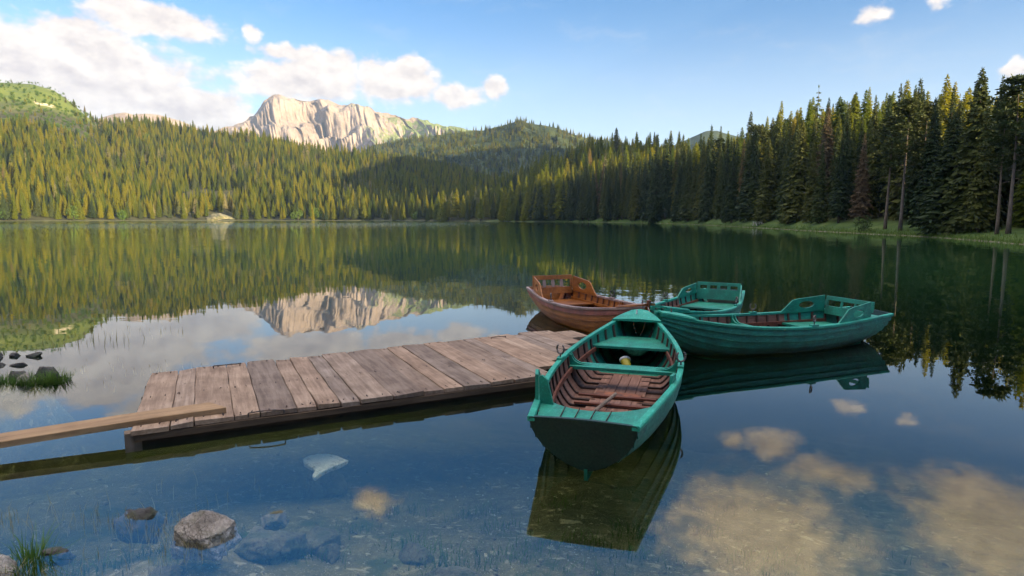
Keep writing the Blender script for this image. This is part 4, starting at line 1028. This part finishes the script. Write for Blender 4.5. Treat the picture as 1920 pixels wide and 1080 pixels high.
def boat(name, stern, bow_, label, kind, trim=0.0):
    brown = kind == 'brown'
    paint = M['varnish'] if brown else M['green']; rail = M['rail_brown'] if brown else M['green_rail']
    root = empty(name, (stern[0], stern[1], 0), math.atan2(bow_[1]-stern[1], bow_[0]-stern[0]))
    sc = math.hypot(bow_[0]-stern[0], bow_[1]-stern[1])/L; root.scale = (sc, 1, 1); root.rotation_euler[1] = trim
    tag(root, label, 'rowing boat', 'moored rowing boats')
    ts = np.linspace(0, 1, 44)
    # lapstrake hull
    mb = MB(); NS = 6; se = [0, .30, .48, .62, .75, .875, 1.0]
    for sd in (-1, 1):
        for j in range(NS):
            lo, hi = se[j]-(.012 if j else 0), se[j+1]; rings = []
            ss = [(lo, 0.0), (lo, .026 if j else .0), (lo+(hi-lo)*.35, .016), (lo+(hi-lo)*.7, .006), (hi, 0.0)]
            for t in ts: rings.append([(p[0], p[1]*sd, p[2]) for p in (hull(t, max(s, 0), o) for s, o in ss)])
            mb.loft(rings, cap=False, closed=False, mi=(1 if brown and j == NS-1 else 0))
    cap_ = [hull(1.0, s_) for s_ in np.linspace(1, 0.0, 12)]
    mb.prism([(p[0]-.004, p[1], p[2]) for p in cap_] + [(p[0]-.004, -p[1], p[2]) for p in cap_[::-1][1:]], (-.03, 0, 0))
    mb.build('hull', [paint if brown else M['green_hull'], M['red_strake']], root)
    # inner lining
    mb = MB(); si = np.linspace(0, .985, 22)
    for sd in (-1, 1):
        rings = [[(p[0], p[1]*sd, p[2]) for p in (inner(t, s) for s in si)] for t in np.linspace(.012, .985, 60)]
        n0 = len(mb.f); mb.loft(rings, cap=False, closed=False)
        for q in range(n0, len(mb.f)):
            row = (q-n0)//(len(si)-1); t = row/59
            col = (q-n0) % (len(si)-1)
            mb.m[q] = 1 if ((t > .71) or (t < .27 and col > 12 and kind != 'front') ) else 0
    mb.build('inner_planking', [M['varnish'] if brown else M['inner_brown'], paint], root)
    # ribs
    mb = MB()
    for t in np.arange(.05, .95, .052):
        for sd in (-1, 1):
            rg = []
            for s in np.linspace(.12, .975, 16):
                a, c = inner(t-.0035, s, .021, .028), inner(t-.0035, s, .041, .05); a2, c2 = inner(t+.0035, s, .021, .028), inner(t+.0035, s, .041, .05)
                rg.append([(a[0], a[1]*sd, a[2]), (c[0], c[1]*sd, c[2]), (c2[0], c2[1]*sd, c2[2]), (a2[0], a2[1]*sd, a2[2])])
            mb.loft(rg)
    mb.build('ribs', M['slat_red'] if brown else M['rib_dark'], root)
    # stringers under the thwart
    for sd in (-1, 1):
        mb = MB(); rg = []
        for t in np.linspace(.10, .74, 26):
            z = float(fS(t))-.185; y = inner_y(t, z)-.022
            x = t*L; rg.append([(x, (y+.004)*sd, z), (x, (y-.016)*sd, z), (x, (y-.014)*sd, z+.05), (x, (y+.008)*sd, z+.05)])
        mb.loft(rg); mb.build('stringer', M['slat_red'] if not brown else M['varnish'], root)
    # gunwales
    for sd in (-1, 1):
        mb = MB(); rg = []
        for t in np.linspace(0, 1, 50):
            p = hull(t, 1.0); w = .030 if t < .97 else .018
            x, y, z = p
            yi = max(y-w, .002); rg.append([(x, sd*yi, z-.022), (x, sd*(y+.026), z-.026), (x, sd*(y+.030), z+.004), (x, sd*(y+.022), z+.015), (x, sd*(yi+.004), z+.015), (x, sd*yi, z+.008)])
        mb.loft(rg); mb.build('gunwale', rail, root)
    # transom, keel and stem
    mb = MB(); ol = []
    for s in np.linspace(1, 0.06, 14): ol.append(hull(0, s, .012))
    arch = lambda y: .014*math.cos(y/.42*1.57)
    poly = [(p[0]-.004, p[1], p[2]) for p in ol] + [(p[0]-.004, -p[1], p[2]) for p in ol[::-1]]
    topz = float(fS(0)); x0 = hull(0, 1.0)[0]
    top = [(x0-.004, y, topz+.012+arch(y)) for y in np.linspace(-.40, .40, 9)]
    fan = top + poly; mb.prism(fan, (.032, 0, 0)); mb.build('transom', paint if brown else M['green_shade'], root)
    mb = MB(); rg = []
    for t in np.linspace(.0, .88, 30):
        z = fK(t)+.01; dpt = .05 + .05*max(0, 1-t/.3)
        rg.append([(t*L-.02*(t == 0), -.014, z), (t*L-.02*(t == 0), .014, z), (t*L, .014, z-dpt), (t*L, -.014, z-dpt)])
    mb.loft(rg); mb.build('keel', paint, root)
    mb = MB(); rg = []
    for q in np.linspace(0, 1, 14):
        t = .86 + .14*q; p = hull(t, .02); z = fK(t)
        rg.append([(t*L-.02, -.018, z+.02), (t*L-.02, .018, z+.02), (t*L+.045, .015, z-.02), (t*L+.045, -.015, z-.02)])
    xt = hull(1, 1.0)[0]; zt = float(fS(1)) + (.10 if brown else .03)
    rg.append([(xt-.03, -.024, zt), (xt-.03, .024, zt), (xt+.04, .02, zt), (xt+.04, -.02, zt)])
    mb.loft(rg); mb.build('stem', M['slat_red'] if brown else paint, root)
    # thwart with knees
    def plank(name, t0, t1, dz, th, mat, drop=0.0, n=9, gaps=0):
        mb = MB(); rg = []
        for t in np.linspace(t0, t1, n):
            z = float(fS((t0+t1)/2)) - dz; y = inner_y(t, z)-.004
            x = t*L; rg.append([(x, -y, z-th), (x, y, z-th), (x, y, z), (x, -y, z)])
        mb.loft(rg); return mb.build(name, mat, root)
    if kind != 'rear':
        tt = .54
        th_o = plank('thwart', tt-.026, tt+.026, .125, .035, paint)
        for sd in (-1, 1):
            mb = MB(); z0 = float(fS(tt))-.123; zt = float(fS(tt))-.004; y1 = inner_y(tt, zt-.02)-.004; pts_ = [(y1, zt), (y1-.03, zt)]
            for q in np.linspace(0, 1, 9): pts_.append((y1-.035-.21*q**1.6, zt-.01-(zt-.012-z0)*(1-(1-q)**2.2)))
            pts_ += [(inner_y(tt, z0)-.004, z0)]
            for dx in (-.045, .02): mb.prism([(tt*L+dx, sd*a, c) for a, c in pts_], (.025, 0, 0))
            mb.build('thwart_knee', paint, th_o)
    plank('bow_seat', .735, .90, .15, .03, paint)
    mb = MB(); rg = []
    for t in np.linspace(.90, 1.0, 10):
        x, y, z = hull(t, 1.0); y = y+.034
        z += .017; rg.append([(x, -y, z), (x, y, z), (x, y*.96, z+.024), (x, 0.0, z+.04), (x, -y*.96, z+.024)])
    mb.loft(rg); bd = mb.build('bow_deck', rail if not brown else paint, root)
    mb = MB(); mb.tube([(.955*L, 0.02, float(fS(.955))+.03), (.955*L, 0.02, float(fS(.955))+.11)], .012, 8); mb.build('mooring_pin', M['white'] if kind == 'front' else M['grey_iron'], bd)
    # oarlocks
    to = .46 if kind == 'front' else .43
    for sd in (-1, 1):
        x, y, z = hull(to, 1.0); mb = MB(); mb.box((x, sd*(y-.002), z+.026), (.14, .062, .022)); bl = mb.build('oarlock_block', rail, root)
        mb = MB(); mb.tube([(x, sd*y, z+.02), (x, sd*y, z+.075)], .009, 8)
        arc = [(x + .05*math.cos(R(q))*(.45 if kind == 'front' else .9), sd*y + .05*math.cos(R(q))*(.9 if kind == 'front' else .45)*sd, z+.128+.055*math.sin(R(q))) for q in np.linspace(-235, 55, 15)]
        mb.tube(arc, [.007]+[.0115]*13+[.007], 8); mb.build('oarlock', M['grey_iron'], root)
    # stern furniture
    if kind == 'front':
        mb = MB(); rg = []
        for q in np.linspace(-1, 1, 17):
            tq = .055 + .07*abs(q)**2.4; y = q*(float(fB(.1))-.03); z = float(fS(.05))-.012
            xs = hull(0, 1)[0] + .034; rg.append([(xs, y*.80, z-.03), (xs, y*.80, z+.004), (tq*L, y*1.08, z-.02), (tq*L, y*1.08, z-.05)])
        mb.loft(rg); deck = mb.build('stern_seat', paint, root)
        mb = MB()
        for q in (-.36, -.08, .2, .46):
            mb.box((.055, q*.45, float(fS(.05))-.0085), (.30, .005, .012), q*.12)
        mb.build('seat_seams', M['rib_dark'], deck)
        # what is left of the side arms and backrest
        mb = MB(); ya = float(fB(.12))-.0; z0 = float(fS(.12))
        mb.prism([(.30, .47, z0), (.95, .60, z0-.02), (.90, .60, z0+.06), (.62, .545, z0+.20), (.42, .50, z0+.255), (.30, .47, z0+.24)], (.0, .028, 0)); mb.build('armrest', paint, root)
        mb = MB(); mb.prism([(.30, .335, z0-.03), (.30, .455, z0-.03), (.30, .465, z0+.22), (.30, .44, z0+.235), (.30, .395, z0+.20)], (.03, 0, 0)); mb.build('backrest_stub', paint, root)
        mb = MB(); mb.prism([(1.25, -.60, .40), (1.45, -.625, .40), (1.43, -.625, .49), (1.27, -.60, .50)], (0, .03, 0)); mb.build('armrest_stub', paint, root)
    else:
        plank('stern_seat', .10 if kind != 'rear' else .08, .30, .17, .03, paint)
        plank('stern_deck', .012, .085, .01, .025, paint)
        hs = {'brown': .30, 'right': .24, 'rear': .19}[kind]; zb = float(fS(.09))
        for sd in (-1, 1):
            mb = MB(); x0, x1 = .09*L, .29*L
            ol = [(x0, -.02), (x1+.06, -.03), (x1-.05, .05), (x1-.22, hs*.78), (x1-.32, hs*.86), (x0, hs)] if True else None
            yy = lambda x: sd*(float(fB(x/L))-.012)
            mb.plate_hole(ol, (x0+.36, hs*.42), (.155, hs*.24), lambda px, pz: (px, yy(px)*(1+0*pz), float(fS(px/L))+.012+pz), (0, -sd*.024, 0))
            mb.build('armrest', paint, root)
        # backrest
        yb = float(fB(.09))-.04; xb = .082*L
        lean = lambda z: xb - .22*(z-zb)
        if kind == 'rear':
            mb = MB()
            def bb(y0, y1, z0, z1, th=.03): 
                mb.prism([(lean(z0), y0, z0), (lean(z0), y1, z0), (lean(z1), y1, z1), (lean(z1), y0, z1)], (th, 0, 0))
            bb(-yb, yb, zb-.12, zb+.085); bb(-yb, yb, zb+.165, zb+.225)
            nh = 5
            for k in range(nh):
                yc = -yb+.03 + (2*yb-.06)*k/(nh-1); bb(yc-.03, yc+.03, zb+.086, zb+.164, .028)
            mb.build('backrest', paint, root)
        else:
            mb = MB()
            def bb(m_, y0, y1, z0, z1, th=.03, o=0.0):
                m_.prism([(lean(z0)+o, y0, z0), (lean(z0)+o, y1, z0), (lean(z1)+o, y1, z1), (lean(z1)+o, y0, z1)], (th, 0, 0))
            bb(mb, -yb, yb, zb-.06, zb+.075)
            bb(mb, -yb-.02, yb+.02, zb+(.235 if brown else .175), zb+(.325 if brown else .24))
            for sd in (-1, 1): bb(mb, sd*yb-.03, sd*yb+.03, zb+.076, zb+(.234 if brown else .174))
            br = mb.build('backrest', M['varnish'] if brown else paint, root)
            for yc in ((-.2, 0, .2) if brown else (-.13, .13)):
                m2 = MB(); wv = .026 if brown else .014
                rg = []
                for q in np.linspace(0, 1, 9):
                    z = zb+.076 + (.158 if brown else .098)*q; w = wv*(1+.45*math.sin(q*3.14159)); x = lean(z)+.004
                    rg.append([(x, yc-w, z), (x, yc+w, z), (x+.02, yc+w, z), (x+.02, yc-w, z)])
                m2.loft(rg); m2.build('spindle', rail if brown else paint, br)
    # floor slats
    for t in (.24, .30, .36, .43) if kind == 'front' else (.4, .62):
        mb = MB(); w = inner_y(t, .10)*.78; mb.box((t*L, 0, .075), (.05, 2*w, .022)); mb.build('floor_slat', M['slat_red'], root)
    mb = MB()
    for k in range(-2, 3):
        x0, x1 = .16*L, .66*L; mb.box(((x0+x1)/2+.05*(k % 2), k*.112, .042+.003*(k % 2)), (x1-x0, .107, .016), .004*k)
    mb.build('floor_boards', M['slat_red'] if brown else M['inner_brown'], root)
    if kind == 'front':
        mb = MB(); mb.box((.45*L, 0, .062), (.20, .5, .02)); mb.build('rusty_floor_panel', new_mat('rusty_panel', lambda b, bs, o: setp(b, bs, b.ramp(b.noise(objco(b), 9, 5), [(.35, (.06, .022, .012)), (.6, (.20, .06, .022)), (.75, (.30, .12, .06))]), .7)), root)
    return root
front = boat('rowing_boat', (.585, 4.66), (1.86, 8.85), 'nearest green boat with dark flat stern and bare brown ribbed inside', 'front')
rightb = boat('rowing_boat', (5.80, 10.05), (2.15, 8.80), 'green boat seen side on with slatted backrest and side arms, farthest right', 'right')
rear = boat('rowing_boat', (4.45, 12.9), (2.27, 9.30), 'smaller-looking green boat with solid slotted stern board behind the side-on boat', 'rear')
brown = boat('rowing_boat', (.78, 13.5), (2.13, 9.55), 'varnished brown boat with peeling red top strake and three pale spindles', 'brown')

def in_boat(bt, x, y, z):
    m = Matrix.Rotation(bt.rotation_euler.z, 4, 'Z'); v = m @ Vector((x*bt.scale[0], y, z)); return v + bt.location
mb = MB(); p0 = in_boat(front, .72, .22, .09); p1 = in_boat(front, 1.75, -.0, .14)
mb.tube([p0, p0.lerp(p1, .5)+Vector((0, 0, .01)), p1], [.022, .02, .017], 8)
tag(mb.build('wooden_stick', M['bark']), 'thin grey wooden stick lying slantwise on the floor of the nearest boat', 'stick')
bq = in_boat(front, 3.12, 0.02, .075)
bl = empty('bailer', bq, .5); tag(bl, 'yellow plastic bailer with white rim lying in the nearest boat', 'bailer')
bl.rotation_euler = (R(-48), R(22), .5); bl.scale = (.82, .82, .82)
mb = MB(); rg = []
for z, r_ in ((0, .055), (.02, .07), (.13, .085)): rg.append([(r_*math.cos(k*.3927), r_*.85*math.sin(k*.3927), z+.03) for k in range(16)])
mb.loft(rg, cap=False); mb.add(rg[0], [tuple(range(16))]); mb.build('body', M['yellow'], bl, smooth=True)
mb = MB(); rg = []
for z, r_ in ((.13, .086), (.135, .098), (.165, .098), (.17, .088), (.17, .075), (.13, .074)): rg.append([(r_*math.cos(k*.3927), r_*.85*math.sin(k*.3927), z+.03) for k in range(16)])
mb.loft(rg, cap=False); mb.build('rim', M['white'], bl, smooth=True)
for k, (xa, lb) in enumerate(((2.95, 'grey rope hanging in the brown boat, loop nearer the stern'), (3.2, 'grey rope hanging in the brown boat, loop nearer the bow'))):
    mb = MB(); t_ = xa/L; yt = float(fB(t_))-.04; zt = float(fS(t_))
    path = [in_boat(brown, xa + .10*math.sin(q*2.2), yt*(1-1.25*q), zt + .0 - .30*math.sin(q*2.2)*1.0) for q in np.linspace(0, 1, 12)]
    mb.tube(path, .014, 8); tag(mb.build('rope', M['rope']), lb, 'rope')
mb = MB(); pa_, pb_ = in_boat(rightb, 4.28, 0, .66), in_boat(brown, 4.28, 0, .66)
pts_ = [pa_.lerp(pb_, t) - Vector((0, 0, .16*math.sin(t*3.14))) for t in np.linspace(0, 1, 14)]
mb.tube(pts_, .009, 6); tag(mb.build('mooring_rope', M['rope']), 'short slack rope tying the bows of the boats together', 'rope')

# picnic bench on the far right bank
bx, by = polar(21.7, float(shore_r(21.7))+3.0); bn = empty('picnic_bench', (bx, by, float(ground_z(bx, by))), .25)
tag(bn, 'small pale wooden picnic bench on the grass of the right bank', 'bench')
mb = MB(); mb.box((0, 0, .82), (2.0, .8, .07)); mb.build('table_top', M['bench'], bn)
for s in (-1, 1):
    mb = MB(); mb.box((0, s*.85, .46), (2.0, .3, .06)); mb.build('seat', M['bench'], bn)
    mb = MB()
    mb.prism([(s*.7, -.9, 0), (s*.7, -.75, 0), (s*.7, -.2, .8), (s*.7, -.35, .8)], (.08, 0, 0)); mb.prism([(s*.7+.1, .9, 0), (s*.7+.1, .75, 0), (s*.7+.1, .2, .8), (s*.7+.1, .35, .8)], (.08, 0, 0))
    mb.build('leg', M['bench'], bn)
# stony mound with a clearing on the left shore
mx, my = polar(-25.4, float(shore_r(-25.4))+9)
stone('rock_mound', mx, my, 1.0, (14, 9, 5.5), 90, new_mat('tan_scree', f_rock((.05, .05, .02), (.13, .115, .06), (.27, .23, .15), .55, .6)), 'tan stony mound in a clearing on the left shore', R(25), 'rock', sub=5)

SC.cycles.use_denoising = True
SC.cycles.max_bounces = 10; SC.cycles.transmission_bounces = 8; SC.cycles.glossy_bounces = 4; SC.cycles.diffuse_bounces = 3
SC.cycles.sample_clamp_indirect = 6

# air: even haze from below the lake bed to above the mountain
mbh = MB(); mbh.box((0, 900, 305), (7600, 7600, 630))
def f_haze(b, bs, out):
    b.t.nodes.remove(bs)
    pv = b.n('ShaderNodeVolumePrincipled', {'Color': (.50, .72, 1.0, 1), 'Density': HAZE, 'Anisotropy': .2})
    b.t.links.new(pv.outputs[0], out.inputs['Volume'])
HAZE = .000065
hz = mbh.build('haze', new_mat('thin_blue_haze', f_haze)); tag(hz, kind='stuff')
SC.cycles.volume_bounces = 0
